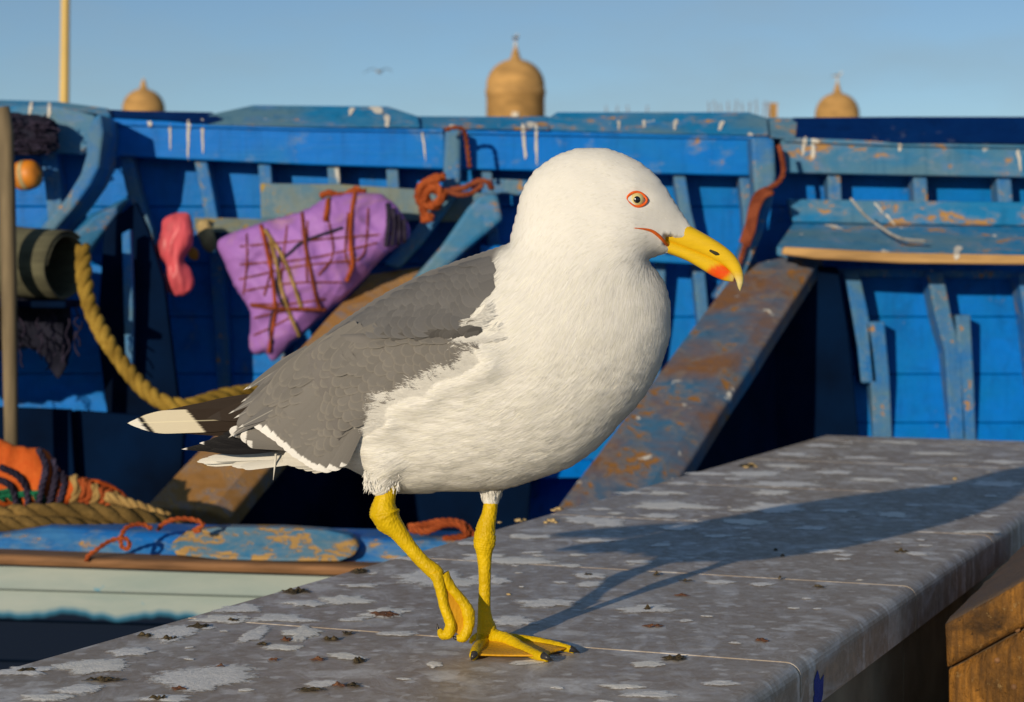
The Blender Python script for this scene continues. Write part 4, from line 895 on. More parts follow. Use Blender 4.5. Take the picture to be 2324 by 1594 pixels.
top = q1 + (q1 - q0) * 0.8; tube('shaft', [Vector((q0.x, 27, GZ)), q0, q1, top], [0.066, 0.064, 0.056, 0.05], M['mast'], mroot, 16); tube('collar', [Vector((q0.x, 27, GZ)), Vector((q0.x, 27, GZ + 0.3))], 0.12, M['steel'], mroot, 16)
# ================================================================ the gull
Y0 = 1.905; S0 = Y0 / F
def GP(x, y, v): return P(x, y, Y0 - v * S0)          # v: distance from the gull's middle plane towards the photographer, in photo pixels
def GPa(A):                                           # the same for arrays
    A = np.asarray(A, float); xc = (A[:, 0] - W / 2) / F; yc = (H / 2 - A[:, 1]) / F
    Yd = math.cos(TILT) + yc * math.sin(TILT); Zd = -math.sin(TILT) + yc * math.cos(TILT); t = (Y0 - A[:, 2] * S0) / Yd
    return np.stack([xc * t, Y0 - A[:, 2] * S0, CZ + Zd * t], 1)
gull = empty('walking_gull', GP(1105, 1470, -20), 'large white gull with grey wings and yellow bill walking on the marble counter', 'gull')

def mat_feather_white():
    m, nt, b = new_mat('white_plumage'); g = attr(nt, 'grey'); n = noise(nt, coords(nt), 60, 5, 0.6); n2 = noise(nt, coords(nt), 14, 4, 0.6)
    wc = mix(nt, ramp(nt, n2, 0.35, 0.7), (0.755, 0.745, 0.71), (0.70, 0.69, 0.65)); gc = mix(nt, ramp(nt, n, 0.3, 0.7), (0.14, 0.132, 0.127), (0.175, 0.165, 0.155))
    nt.links.new(mix(nt, g, wc, gc), b.inputs['Base Color']); setp(b, Roughness=0.9, Specular_IOR_Level=0.12, Sheen_Weight=0.15)
    bump(nt, b, n, 0.25, 0.002); return m
M['plum'] = mat_feather_white()
def mat_strand():
    m, nt, b = new_mat('white_down'); c = attr(nt, 'tone')
    nt.links.new(c, b.inputs['Base Color']); setp(b, Roughness=0.9, Specular_IOR_Level=0.1); tr = N(nt, 'ShaderNodeBsdfTranslucent'); nt.links.new(c, tr.inputs[0])
    ms = N(nt, 'ShaderNodeMixShader'); ms.inputs[0].default_value = 0.08; nt.links.new(b.outputs[0], ms.inputs[1]); nt.links.new(tr.outputs[0], ms.inputs[2]); nt.links.new(ms.outputs[0], nt.nodes['Material Output'].inputs[0]); return m
M['down'] = mat_strand()
def mat_quill(name, zones, rough=0.6, barb=0.12, rnd=0.12, edge=None, shaft=(0.5, 0.48, 0.42), skew=0.0):
    """feather vane: colour along the shaft (x 0..1) from zones [(x, colour)], fine barbs, pale shaft and rim"""
    m, nt, b = new_mat(name); oc = coords(nt); x = sepx(nt, oc, 0); y = sepx(nt, oc, 1)
    wob = noise(nt, coords(nt, (2, 9, 1)), 3, 3); xx = math_n(nt, 'ADD', x, math_n(nt, 'MULTIPLY', math_n(nt, 'SUBTRACT', wob, 0.5), 0.06))
    if skew: xx = math_n(nt, 'ADD', xx, math_n(nt, 'MULTIPLY', y, skew))
    col = None
    for (a, c) in zones: col = c if col is None else mix(nt, ramp(nt, xx, a - 0.012, a + 0.012), col, c)
    br = noise(nt, coords(nt, (4, 70, 1), rot=(0, 0, 0.6)), 3, 2)
    if isinstance(col, tuple): col = mix(nt, 0.0, col, col)
    col = mix(nt, ramp(nt, br, 0.3, 0.7, 0, barb), col, (0.05, 0.045, 0.04))
    oi = N(nt, 'ShaderNodeObjectInfo'); hs = N(nt, 'ShaderNodeHueSaturation'); nt.links.new(ramp(nt, oi.outputs['Random'], 0, 1, 1 - rnd, 1 + rnd), hs.inputs['Value']); nt.links.new(col, hs.inputs['Color']); col = hs.outputs[0]
    ay = N(nt, 'ShaderNodeMath'); ay.operation = 'ABSOLUTE'; nt.links.new(y, ay.inputs[0])
    if edge:
        rad_ = math_n(nt, 'ADD', math_n(nt, 'MULTIPLY', math_n(nt, 'MULTIPLY', ay.outputs[0], ay.outputs[0]), 4.0), math_n(nt, 'POWER', math_n(nt, 'MAXIMUM', math_n(nt, 'DIVIDE', math_n(nt, 'SUBTRACT', x, 0.5), 0.5), 0.0), 2.2))
        col = mix(nt, ramp(nt, rad_, 0.66, 1.0, 0, 0.38), col, edge)
    if shaft: col = mix(nt, ramp(nt, ay.outputs[0], 0.028, 0.012, 0, 0.45), col, shaft)
    nt.links.new(col, b.inputs['Base Color']); setp(b, Roughness=rough, Specular_IOR_Level=0.12); bump(nt, b, br, 0.25, 0.001); return m
GREY = (0.142, 0.140, 0.141); GREY2 = (0.178, 0.169, 0.157); WHT = (0.76, 0.75, 0.72); BLK = (0.007, 0.007, 0.009); BRN = (0.022, 0.013, 0.008)  # mantle grey darker and cooler than the wing: weaker sun put into colour
M['scap'] = mat_quill('scapular_vane', [(0, GREY)], 0.65, 0.14, 0.09, edge=(0.20, 0.195, 0.19), shaft=None)
M['cov'] = mat_quill('covert_vane', [(0, GREY2)], 0.65, 0.24, 0.07, edge=(0.29, 0.265, 0.225), shaft=None)
M['sec'] = mat_quill('secondary_vane', [(0, GREY2), (0.905, WHT)], 0.65, 0.10, 0.05, shaft=None)
M['ter'] = mat_quill('tertial_vane', [(0, (0.15, 0.145, 0.142)), (0.94, WHT)], 0.65, 0.3, 0.12, edge=(0.36, 0.345, 0.32))
M['pri'] = mat_quill('primary_vane', [(0, BLK), (0.955, WHT)], 0.45, 0.05, 0.1, shaft=None)
M['prib'] = mat_quill('black_primary_vane', [(0, BLK)], 0.45, 0.05, 0.1, shaft=None)
M['prif'] = mat_quill('primary_underside', [(0, BRN), (0.50, (0.62, 0.56, 0.42)), (0.86, BLK), (0.90, (0.74, 0.72, 0.66))], 0.6, 0.10, 0.02, shaft=(0.78, 0.72, 0.5), skew=0.14)
M['pridk'] = mat_quill('primary_brown', [(0, BRN), (0.8, (0.03, 0.022, 0.018))], 0.6, 0.3, 0.1, edge=(0.06, 0.04, 0.026), shaft=None)
M['tail'] = mat_quill('tail_vane', [(0, (0.70, 0.68, 0.62))], 0.7, 0.14, 0.06)
def mat_bare(name, c, c2, rough=0.45, sc_=220, bk=0.5, at=None):
    m, nt, b = new_mat(name); v = N(nt, 'ShaderNodeTexVoronoi'); v.inputs['Scale'].default_value = sc_; nt.links.new(coords(nt, (1, 1, 0.7)), v.inputs['Vector']); n = noise(nt, coords(nt), 60, 4)
    col = mix(nt, ramp(nt, n, 0.3, 0.7), c, c2)
    if at: col = mix(nt, 1.0, col, attr(nt, at), 'MULTIPLY')
    nt.links.new(col, b.inputs['Base Color']); setp(b, Roughness=rough, Specular_IOR_Level=0.2, Subsurface_Weight=0.0); bump(nt, b, v.outputs[0], bk, 0.0012); return m
M['leg'] = mat_bare('leg_skin', (0.50, 0.33, 0.0), (0.66, 0.45, 0.004), 0.5, 420, 0.5)
M['web'] = mat_bare('web_skin', (0.56, 0.26, 0.010), (0.62, 0.33, 0.015), 0.5, 300, 0.4)
M['claw'] = mat_plain('claw_horn', (0.03, 0.028, 0.03), 0.35, 0.3, 100, 0.2)
def mat_bill():
    m, nt, b = new_mat('bill_horn'); c = attr(nt, 'tone'); n = noise(nt, coords(nt, (1, 1, 3)), 120, 4)
    nt.links.new(mix(nt, ramp(nt, n, 0.4, 0.75, 0, 0.25), c, (0.45, 0.28, 0.01)), b.inputs['Base Color']); setp(b, Roughness=0.38, Specular_IOR_Level=0.45, Subsurface_Weight=0.0); bump(nt, b, n, 0.12, 0.001); return m
M['bill'] = mat_bill()
M['gape'] = mat_plain('gape_skin', (0.72, 0.13, 0.01), 0.5, 0.15, 80, 0.2)
M['ring'] = mat_plain('eye_ring_skin', (0.75, 0.11, 0.008), 0.5, 0.12, 300, 0.4)
def mat_gloss(name, c):
    m, nt, b = new_mat(name); n = noise(nt, coords(nt), 300, 3); nt.links.new(mix(nt, n, tuple(x * 0.85 for x in c), c), b.inputs['Base Color']); setp(b, Roughness=0.12, Coat_Weight=1.0, Coat_Roughness=0.03); return m
M['iris'] = mat_gloss('pale_iris', (0.66, 0.57, 0.24)); M['pupil'] = mat_gloss('pupil', (0.004, 0.004, 0.006))
M['nostril'] = mat_plain('nostril_hollow', (0.03, 0.028, 0.012), 0.8, 0.1, 50)

BODY = [(1155,553),(1160,535),(1168,506),(1176,472),(1183,443),(1194,418),(1212,391),(1237,371),(1266,353),(1300,341),(1334,336),(1374,338),(1408,349),(1442,364),(1474,387),(1504,418),(1527,453),(1547,484),(1568,514),
 (1580,536),(1568,552),(1540,568),(1520,574),(1500,577),(1485,582),(1472,590),(1477,603),(1493,621),(1507,643),(1516,669),(1521,711),(1521,748),(1513,788),(1493,842),(1462,897),(1423,943),(1380,989),(1337,1030),(1290,1060),
 (1236,1081),(1189,1096),(1146,1107),(1091,1111),(1032,1112),(970,1117),(905,1118),(864,1106),(838,1088),(798,1064),(751,1054),(700,1046),(640,1034),(606,1014),(600,980),(640,905),(682,832),(717,782),(752,748),(802,714),(852,680),(907,650),(962,622),(1032,596),(1097,574)]
bpoly = catmull(BODY, 6, True)
BI = Inflate(bpoly, 5, pad=50, iters=1500)
Kmap = 0.50 + 0.06 * np.clip((BI.Y - 560) / 200, 0, 1); Kmap = Kmap - 0.10 * np.clip((BI.X - 1440) / 120, 0, 1) * (BI.Y < 600)
VBg = Kmap * np.sqrt(BI.h)
def VB(x, y): return BI.samp(VBg, x, y)
print('GULL thickness px body %.0f head %.0f neck %.0f' % (VB(1100, 880), VB(1380, 460), VB(1320, 620)))
vm = VBg.max() + 20; zs = np.arange(-vm, vm, 5)
A = VBg[..., None]
Fv = np.where(BI.ins[..., None], (A ** 2 - zs ** 2) / (A + np.abs(zs) + 5), BI.sd[..., None] - np.abs(zs) * 0.3)
def capsule(p, q, r0, r1):
    p, q = np.array(p, float), np.array(q, float); d = q - p; X = BI.X[..., None]; Y = BI.Y[..., None]; Z = zs[None, None, :]
    t = np.clip(((X - p[0]) * d[0] + (Y - p[1]) * d[1] + (Z - p[2]) * d[2]) / (d @ d), 0, 1)
    return r0 + (r1 - r0) * t - np.sqrt((X - p[0] - t * d[0]) ** 2 + (Y - p[1] - t * d[1]) ** 2 + (Z - p[2] - t * d[2]) ** 2)
def smax(a, b, k): h = np.clip(0.5 + 0.5 * (a - b) / k, 0, 1); return b * (1 - h) + a * h + k * h * (1 - h)
# extend the grid downwards is not needed: both thighs end above the outline's padding, the shanks are separate
Fv = smax(Fv, capsule((1120, 1050, -34), (1114, 1134, -30), 42, 19), 18)
Fv = smax(Fv, capsule((880, 1040, 70), (866, 1104, 66), 60, 26), 22)
V, Q = surface_nets(Fv, BI.xs, BI.ys, zs); V = smooth_mesh(V, Q, 4)
# cheek, brow and lore modelling
def g2(x, y, cx, cy, sx, sy): return np.exp(-((x - cx) / sx) ** 2 - ((y - cy) / sy) ** 2)
sg = np.sign(V[:, 2])
dv = 5.0 * g2(V[:, 0], V[:, 1], 1450, 418, 50, 16) - 6.0 * g2(V[:, 0], V[:, 1], 1447, 454, 26, 20) - 4 * g2(V[:, 0], V[:, 1], 1520, 500, 40, 16) + 5 * g2(V[:, 0], V[:, 1], 1420, 540, 60, 30)
EDG = np.array([(1064,770),(1086,800),(1040,834),(984,852),(938,884),(868,908),(858,944),(798,972),(784,1008),(760,1040)], float)
de = np.min(np.stack([np.hypot(V[:, 0] - x - 26, V[:, 1] - y - 26) for x, y in catmull(EDG, 6)], 1), 1); dv += 16 * np.exp(-(de / 30) ** 2)
nz = np.array([mnoise.noise(Vector((x * 0.018, y * 0.03, v * 0.02))) for x, y, v in V]); dv += 2.2 * nz * (np.abs(V[:, 2]) > 15)
nz2 = np.array([mnoise.noise(Vector((x * 0.022 + y * 0.012, y * 0.060 - x * 0.02, v * 0.03))) + 0.6 * mnoise.noise(Vector((x * 0.04, y * 0.11 - x * 0.03, v * 0.05))) for x, y, v in V]); dv += 2.6 * nz2 * np.clip((V[:, 1] - 700) / 160, 0.10, 1) * (np.abs(V[:, 2]) > 15)
V[:, 2] += dv * sg * np.clip(np.abs(V[:, 2]) / 30, 0, 1)
BARE = np.array([(1507,536),(1522,537),(1551,543),(1584,551),(1600,520),(1610,560),(1600,605),(1533,588),(1514,580),(1519,566),(1507,550)], float)
bm_ = in_poly(V[:, 0], V[:, 1], BARE); V[bm_, 2] = np.clip(V[bm_, 2], -13, 13)
Vs_ = smooth_mesh(V, Q, 8); nb_ = (poly_dist(V[:, 0], V[:, 1], BARE) < 14) & (V[:, 0] > 1470); V[nb_] = Vs_[nb_]
# colour regions seen from the side: grey back and wings
GREYP = catmull([(1150,556),(1128,580),(1124,640),(1100,680),(1072,712),(1062,745),(1074,766),(1062,790),(1020,818),(966,838),(920,866),(852,894),(836,930),(780,960),(742,1000),(714,1030),(640,1040),(560,1000),(540,930),(640,840),(720,750),(850,650),(1000,570),(1110,545)], 5, True)
pad = np.stack([BI.X.ravel(), BI.Y.ravel()], 1)
gsd = poly_dist(BI.X, BI.Y, GREYP) * np.where(in_poly(BI.X, BI.Y, GREYP), 1, -1)
def GREYF(x, y, soft=9): return np.clip(0.5 + BI.samp(gsd, x, y) / soft, 0, 1)
Gv = GREYF(V[:, 0], V[:, 1], 22)
me = npmesh('body', GPa(V), Q); vcol(me, 'grey', Gv); body = link('body', me, M['plum'], gull, True)
BT = BVHTree.FromPolygons(V.tolist(), Q.tolist())
def VS(x, y):
    h = BT.ray_cast(Vector((x, y, 600)), Vector((0, 0, -1))); return h[0].z if h[0] is not None else 0.0
# surface normals in photo space for the plumage
nv = np.cross(V[Q[:, 1]] - V[Q[:, 0]], V[Q[:, 3]] - V[Q[:, 0]]); nl = np.linalg.norm(nv, axis=1); cen = V[Q].mean(1)
nv = nv / (nl[:, None] + 1e-9)
ctr = np.array([1150, 830, 0.0])
chk = ((cen[:, 2] * nv[:, 2]) < 0).mean()
if chk > 0.5: nv = -nv
area = nl
GUIDE = np.array([(1560,520,-1,-.25),(1500,450,-.9,-.6),(1420,370,-1,-.15),(1330,345,-1,.12),(1250,375,-.8,.6),(1190,450,-.35,.95),(1165,540,-.3,1),(1400,480,-1,.15),(1300,480,-.8,.5),(1500,560,-1,.1),(1420,570,-.85,.5),(1250,620,-.45,.9),(1400,650,-.25,1),
 (1490,650,.15,1),(1515,740,-.12,1),(1450,780,-.3,1),(1300,760,-.45,.9),(1150,700,-.75,.65),(1480,870,-.55,.85),(1350,920,-.72,.7),(1200,900,-.8,.55),(1080,850,-.95,.2),(1000,930,-1,.15),(1250,1050,-.97,.2),(1100,1060,-1,.1),(900,960,-1,.02),(820,1010,-1,.05),(880,1080,-.7,.7),(960,1080,-.95,.3),(780,1040,-1,.1),(1116,1120,-.05,1)])
def flow(x, y):
    d2 = (x[:, None] - GUIDE[None, :, 0]) ** 2 + (y[:, None] - GUIDE[None, :, 1]) ** 2; w = 1 / (d2 + 900) ** 1.5
    f = np.stack([(w * GUIDE[None, :, 2]).sum(1), (w * GUIDE[None, :, 3]).sum(1)], 1); return f / (np.linalg.norm(f, axis=1)[:, None] + 1e-9)
def ribbons(name, P0, D, Nn, Ln, Wd, lift, tone, mat, parent, segs=4, droop=0.0, soft=0.03, sink=1.0, hug=False):
    """many fine tapering barbs: start points, directions, surface normals, lengths, widths (photo pixels)"""
    n = len(P0); side = np.cross(D, Nn); side /= np.linalg.norm(side, axis=1)[:, None] + 1e-9
    VV = np.zeros((n, (segs + 1) * 2, 3)); wz_ = 1.0
    for k in range(segs + 1):
        t = k / segs; c = P0 + D * (Ln * t)[:, None] + Nn * (lift * (t ** 1.3) - sink)[:, None] - Nn * ((droop * Ln if np.ndim(droop) else droop * Ln) * t * t)[:, None]
        if hug:
            for i_ in range(n):
                h_ = BT.find_nearest(P0[i_] + D[i_] * (Ln[i_] * t))
                if h_[0] is not None: nn_ = Nn[i_] if t == 0 else (np.array(h_[1]) * (1 if np.dot(h_[1], Nn[i_]) > 0 else -1)); c[i_] = np.array(h_[0]) + nn_ * (lift[i_] * t ** 1.3 + 0.12 if t else -0.15)
        w = (Wd * (0.55 + 0.9 * t) * (1 - t ** 2.2) * 0.5 + 0.12)[:, None]
        VV[:, 2 * k] = c - side * w; VV[:, 2 * k + 1] = c + side * w
    b = (np.arange(n) * (segs + 1) * 2)[:, None, None]; q = np.array([[2 * k, 2 * k + 2, 2 * k + 3, 2 * k + 1] for k in range(segs)])[None]
    FQ = (b + q).reshape(-1, 4); me = npmesh(name, GPa(VV.reshape(-1, 3)), FQ); vcol(me, 'tone', np.repeat(tone, (segs + 1) * 2, axis=0))
    o = link(name, me, mat, parent, True)
    if soft:
        wnm = np.stack([Nn[:, 0], -Nn[:, 2], -Nn[:, 1]], 1) + rng.normal(0, soft, Nn.shape); wnm /= np.linalg.norm(wnm, axis=1)[:, None]
        me.normals_split_custom_set_from_vertices(np.repeat(wnm, (segs + 1) * 2, axis=0).tolist())
    return o
# short body plumage
NB = 70000
pick = rng.choice(len(Q), NB, p=area / area.sum()); nn = nv[pick]; jt = rng.normal(0, 2.0, (NB, 3)); jt -= nn * (jt * nn).sum(1)[:, None]; p0 = cen[pick] + jt
gm = GREYF(p0[:, 0], p0[:, 1], 4); keep = (rng.random(NB) < np.where((p0[:, 1] < 560) & (p0[:, 0] > 1205), 0.6, np.clip((p0[:, 1] - 380) / 400, 0.5, 1.0))) & (gm < 0.5) & (np.hypot((p0[:, 0] - 1445) / 1.15, p0[:, 1] - 453) > 24) & ~((p0[:, 0] > 1480) & (np.abs(p0[:, 1] - (0.45 * (p0[:, 0] - 1480) + 520)) < 26))
p0, nn = p0[keep], nn[keep]; fl = flow(p0[:, 0], p0[:, 1]); d = np.concatenate([fl, np.zeros((len(fl), 1))], 1); d += rng.normal(0, 0.10, d.shape); d -= nn * (d * nn).sum(1)[:, None]; d /= np.linalg.norm(d, axis=1)[:, None] + 1e-9
head = np.clip((620 - p0[:, 1]) / 120, 0, 1); Ln = (30 - 20 * head) * rng.uniform(0.6, 1.25, len(p0)); low = np.clip((p0[:, 1] - 720) / 200, 0, 1); Wd = (1.9 - 0.8 * head) * rng.uniform(0.6, 1.3, len(p0)); lf = (0.35 - 0.2 * head + 0.75 * low) * rng.uniform(0.1, 1.5, len(p0))
Ln = np.where((p0[:, 0] > 1490) & (p0[:, 1] < 590), Ln * 0.5, Ln)
base = np.array([0.755, 0.745, 0.71]); tone = base[None] * rng.normal(1, 0.05, (len(p0), 1)); tone[:, 2] *= rng.uniform(0.94, 1.02, len(p0))
pl = ribbons('down_plumage', p0, d, nn, Ln, Wd, lf, np.clip(tone, 0, 0.86), M['down'], gull, hug=True, soft=0.05); pl['kind'] = 'stuff'

# ---- folded near wing: shell surface over the flank
WCT = np.array([(1100,760,0),(1000,790,0),(900,850,0),(850,900,0),(780,960,0),(740,1050,0),(690,1040,0),(620,985,0),(560,960,0),(515,990,0),(530,930,0),(600,870,0),(665,812,0),(745,760,0),(850,752,0),(950,745,0),(1060,738,0),(760,860,0),(660,920,0)], float)
WV = np.array([150,163,166,164,156,140,128,108,92,80,66,70,72,96,132,150,156,150,118], float)
def VW(x, y):
    x = np.atleast_1d(np.asarray(x, float)); y = np.atleast_1d(np.asarray(y, float))
    d2 = (x[:, None] - WCT[None, :, 0]) ** 2 + (y[:, None] - WCT[None, :, 1]) ** 2; w = 1 / (d2 + 1500) ** 1.6
    r = (w * WV[None]).sum(1) / w.sum(1); vb = VB(x, y); inside = BI.samp(BI.sd, x, y) > 0
    r = np.where(inside, np.maximum(r, vb + 9), r)
    return r - 13 * np.exp(-((y - (752 + 0.02 * (x - 900))) / 13) ** 2) * np.clip((x - 720) / 120, 0, 1)
print('VB along wing', [int(VB(x, y)) for x, y in ((1080, 770), (950, 800), (850, 900), (760, 860), (780, 960), (680, 900))], [int(VW(x, y)[0]) for x, y in ((1080, 770), (950, 800), (850, 900), (760, 860), (780, 960), (680, 900))])
WING = catmull([(1098,752),(1050,742),(960,752),(870,758),(790,760),(745,768),(702,798),(664,830),(606,884),(552,936),(540,968),(580,964),(617,985),(645,1012),(686,1036),(728,1048),(760,1016),(788,975),(846,934),(928,884),(1028,832),(1084,788)], 5, True)
def shell(name, poly, Vf, mat, step=9, th=0.003):
    b = [(float(x), float(y)) for x, y in poly]; x0, y0 = poly.min(0); x1, y1 = poly.max(0); X, Y = np.meshgrid(np.arange(x0, x1, step), np.arange(y0, y1, step)); X, Y = X.ravel(), Y.ravel()
    k = in_poly(X, Y, poly) & (poly_dist(X, Y, poly) > step * 0.5); pts = b + list(zip(X[k].tolist(), Y[k].tolist()))
    vo, ed, fa, *_ = delaunay_2d_cdt([Vector(p) for p in pts], [(i, (i + 1) % len(b)) for i in range(len(b))], [], 1, 1e-4)
    pv = np.array([(v.x, v.y) for v in vo]); vv = Vf(pv[:, 0], pv[:, 1]); me = pymesh(name, GPa(np.column_stack([pv, vv])), [tuple(reversed(f)) for f in fa]); vcol(me, 'grey', np.ones(len(pv)))
    o = link(name, me, mat, gull, True); m = o.modifiers.new('thick', 'SOLIDIFY'); m.thickness = th; m.offset = 0; return o
shell('wing', WING, lambda x, y: VW(x, y) - 4, M['plum'])

# ---- feathers
def feather_mesh(name, mat, tip=0.30, base=0.5, nx=12, ny=6, camber=0.16, bend=0.0, fray=0.0, asym=0.0, point=1.0, seed=0):
    V, Fc = [], []; rs = random.Random(seed)
    for i in range(nx + 1):
        x = 1 - (1 - i / nx) ** 1.7
        w = min(1.0, base + (1 - base) * (x / 0.35) ** 0.8) if x < 0.35 else 1.0
        if x > 1 - tip: q = (x - (1 - tip)) / tip; w *= max(0.0, 1 - q ** (2.2 * point)) ** 0.5 if point >= 1 else max(0.02, 1 - q ** (2.2 * point))
        for j in range(ny + 1):
            y = (j / ny - 0.5) * w; fx = x
            if fray: fx -= fray * rs.random() * max(0, x - 0.75) * 2
            V.append((fx, y + asym * x * (1 - x), -camber * (y * 2) ** 2 * 0.5 + bend * x * (1 - x)))
    for i in range(nx):
        for j in range(ny): a = i * (ny + 1) + j; Fc.append((a, a + 1, a + ny + 2, a + ny + 1))
    me = pymesh(name, V, Fc); me.materials.append(mat); me.polygons.foreach_set('use_smooth', np.ones(len(me.polygons), bool)); return me
FM = {'scap': [feather_mesh('scapular_vane', M['scap'], 0.55, 0.6, seed=k, fray=0.015) for k in range(3)], 'cov': [feather_mesh('covert_vane', M['cov'], 0.5, 0.6, seed=k, fray=0.02) for k in range(3)],
      'sec': [feather_mesh('secondary_vane', M['sec'], 0.16, 0.6, 16, 10, fray=0.008, seed=k) for k in range(3)], 'ter': [feather_mesh('tertial_vane', M['ter'], 0.72, 0.7, 18, 8, fray=0.02, point=0.7, seed=k) for k in range(3)]}
fcount = 0
def place(name, me, b, t, vb_, vt_, wpx, nrm=None, parent=gull, wz=None):
    """feather from base b to tip t (photo x, y) at heights vb_, vt_ above the middle plane"""
    p, q = GP(b[0], b[1], vb_), GP(t[0], t[1], vt_); X = q - p; L = X.length; X.normalize()
    n3 = Vector((0, -1, 0)) if nrm is None else Vector((nrm[0], -nrm[2], -nrm[1])); Z = (n3 - X * n3.dot(X)).normalized(); Yv = Z.cross(X); w = wpx * S0
    o = bpy.data.objects.new(name, me); COL.objects.link(o); o.parent = parent
    Mx = Matrix(((X.x * L, Yv.x * w, Z.x * w, p.x), (X.y * L, Yv.y * w, Z.y * w, p.y), (X.z * L, Yv.z * w, Z.z * w, p.z), (0, 0, 0, 1)))
    o.matrix_parent_inverse = Matrix.Translation(-Vector(parent.location)); o.matrix_basis = Mx; return o
WG = np.array([(1080,775,-.85,.45),(950,800,-.80,.55),(860,880,-.68,.72),(790,960,-.62,.78),(700,1000,-.60,.8),(640,900,-.66,.75),(700,830,-.72,.68),(560,930,-.78,.62),(1100,620,-.95,.3),(950,680,-.92,.4),(800,730,-.8,.55),(1000,620,-.95,.3),(1060,720,-.95,.25),(900,740,-.95,.3)])
def wflow(x, y):
    w = 1 / ((WG[:, 0] - x) ** 2 + (WG[:, 1] - y) ** 2 + 900) ** 1.5; f = (w[:, None] * WG[:, 2:]).sum(0); return f / np.linalg.norm(f)
def grad(Vf, x, y, h=8): 
    gx = float(np.ravel(Vf(x + h, y))[0] - np.ravel(Vf(x - h, y))[0]) / (2 * h); gy = float(np.ravel(Vf(x, y + h))[0] - np.ravel(Vf(x, y - h))[0]) / (2 * h); n = Vector((-gx, -gy, 1)); return n.normalized()
# secondaries with white tips along the trailing edge
tips = [(575,968),(588,977),(600,986),(614,996),(630,1010),(646,1023),(662,1036),(678,1046),(694,1057),(710,1066),(726,1070),(744,1066),(762,1058)]
for k, (x, y) in enumerate(tips):
    ang = np.array((-0.80, 0.60)) * (1 - k / 12) + np.array((-0.42, 0.90)) * (k / 12); ang /= np.linalg.norm(ang); L = 170 - 3 * k; b = (x - ang[0] * L, y - ang[1] * L)
    place('secondary_feather', FM['sec'][k % 3], b, (x, y), float(VW(*b)[0]) - 2, float(VW(x, y)[0]) + 3 - 0.4 * k, 46 + (k % 3) * 3, grad(VW, x + 30, y - 40))
# coverts over the wing, in rows from the bend of the wing to the trailing edge
trail = np.array([(540,955),(575,962),(617,985),(645,1012),(686,1036),(740,1050)], float); nc = 0; cov = []
for r in range(20):
    for c_ in range(36):
        x = 530 + c_ * 20 + (r % 2) * 10 + random.uniform(-5, 5); y = 728 + r * 19 + random.uniform(-5, 5); cov.append((x, y))
C = np.array(cov); C = C[in_poly(C[:, 0], C[:, 1], WING)]
for x, y in sorted(C.tolist(), key=lambda q: q[0]):
    f = wflow(x, y); L = (52 + 64 * np.clip((1030 - x) / 330, 0, 1)) * random.uniform(0.85, 1.15); tx, ty = x + f[0] * L * 0.5, y + f[1] * L * 0.5
    if np.min(np.hypot(trail[:, 0] - tx, trail[:, 1] - ty)) < 16 or not in_poly(np.array([tx]), np.array([ty]), WING)[0]: continue
    bx, by = x - f[0] * L * 0.5, y - f[1] * L * 0.5
    if BI.samp(gsd, bx, by) < 4: bx, by = x - f[0] * 8, y - f[1] * 8
    place('covert_feather', FM['cov'][nc % 3], (bx, by), (tx, ty), float(VW(x, y)[0]) - 2, float(VW(tx, ty)[0]) + 5 + random.uniform(-.6, .6), 36 + 5 * random.random(), grad(VW, x, y)); nc += 1
# scapulars and mantle on the back
MANT = catmull([(1140,566),(1122,590),(1120,640),(1096,680),(1068,712),(1058,735),(1000,742),(900,752),(800,756),(745,768),(700,790),(735,752),(800,716),(852,682),(907,652),(962,624),(1032,598),(1097,576)], 5, True)
def VM(x, y): return np.maximum(VB(x, y), 0) + 3
nm = 0
for r in range(14):
    for c_ in range(28):
        x = 690 + c_ * 19 + (r % 2) * 9 + random.uniform(-4, 4); y = 556 + r * 17 + random.uniform(-3, 3)
        if not in_poly(np.array([x]), np.array([y]), MANT)[0] or BI.samp(BI.sd, x, y) < 7: continue
        f = wflow(x, y); L = 62 + 34 * np.clip((1050 - x) / 300, 0, 1); tx, ty = x + f[0] * L * 0.5, y + f[1] * L * 0.5; bx, by = x - f[0] * L * 0.4, y - f[1] * L * 0.4
        if BI.samp(gsd, bx, by) < 3: bx, by = x - f[0] * 6, y - f[1] * 6
        if BI.samp(BI.sd, tx, ty) < 3 or BI.samp(BI.sd, bx, by) < 3: continue
        low = max(0.0, 1 - abs(ty - 752) / 40) * 20
        place('scapular_feather', FM['scap'][nm % 3], (bx, by), (tx, ty), float(VM(x, y)) - 1, float(VM(tx, ty)) + 4 + low + random.uniform(-0.8, 0.8), 44 + 8 * random.random(), grad(VM, x, y, 12)); nm += 1
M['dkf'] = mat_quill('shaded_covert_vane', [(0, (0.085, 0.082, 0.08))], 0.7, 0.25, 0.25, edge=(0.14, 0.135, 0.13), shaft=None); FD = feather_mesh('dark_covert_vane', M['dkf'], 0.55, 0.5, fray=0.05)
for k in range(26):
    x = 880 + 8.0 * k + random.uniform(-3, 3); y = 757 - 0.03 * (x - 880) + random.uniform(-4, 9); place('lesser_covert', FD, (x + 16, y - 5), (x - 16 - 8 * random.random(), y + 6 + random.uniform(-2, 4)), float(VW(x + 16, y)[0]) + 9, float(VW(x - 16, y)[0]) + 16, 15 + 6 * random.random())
print('coverts', nc, 'scapulars', nm)
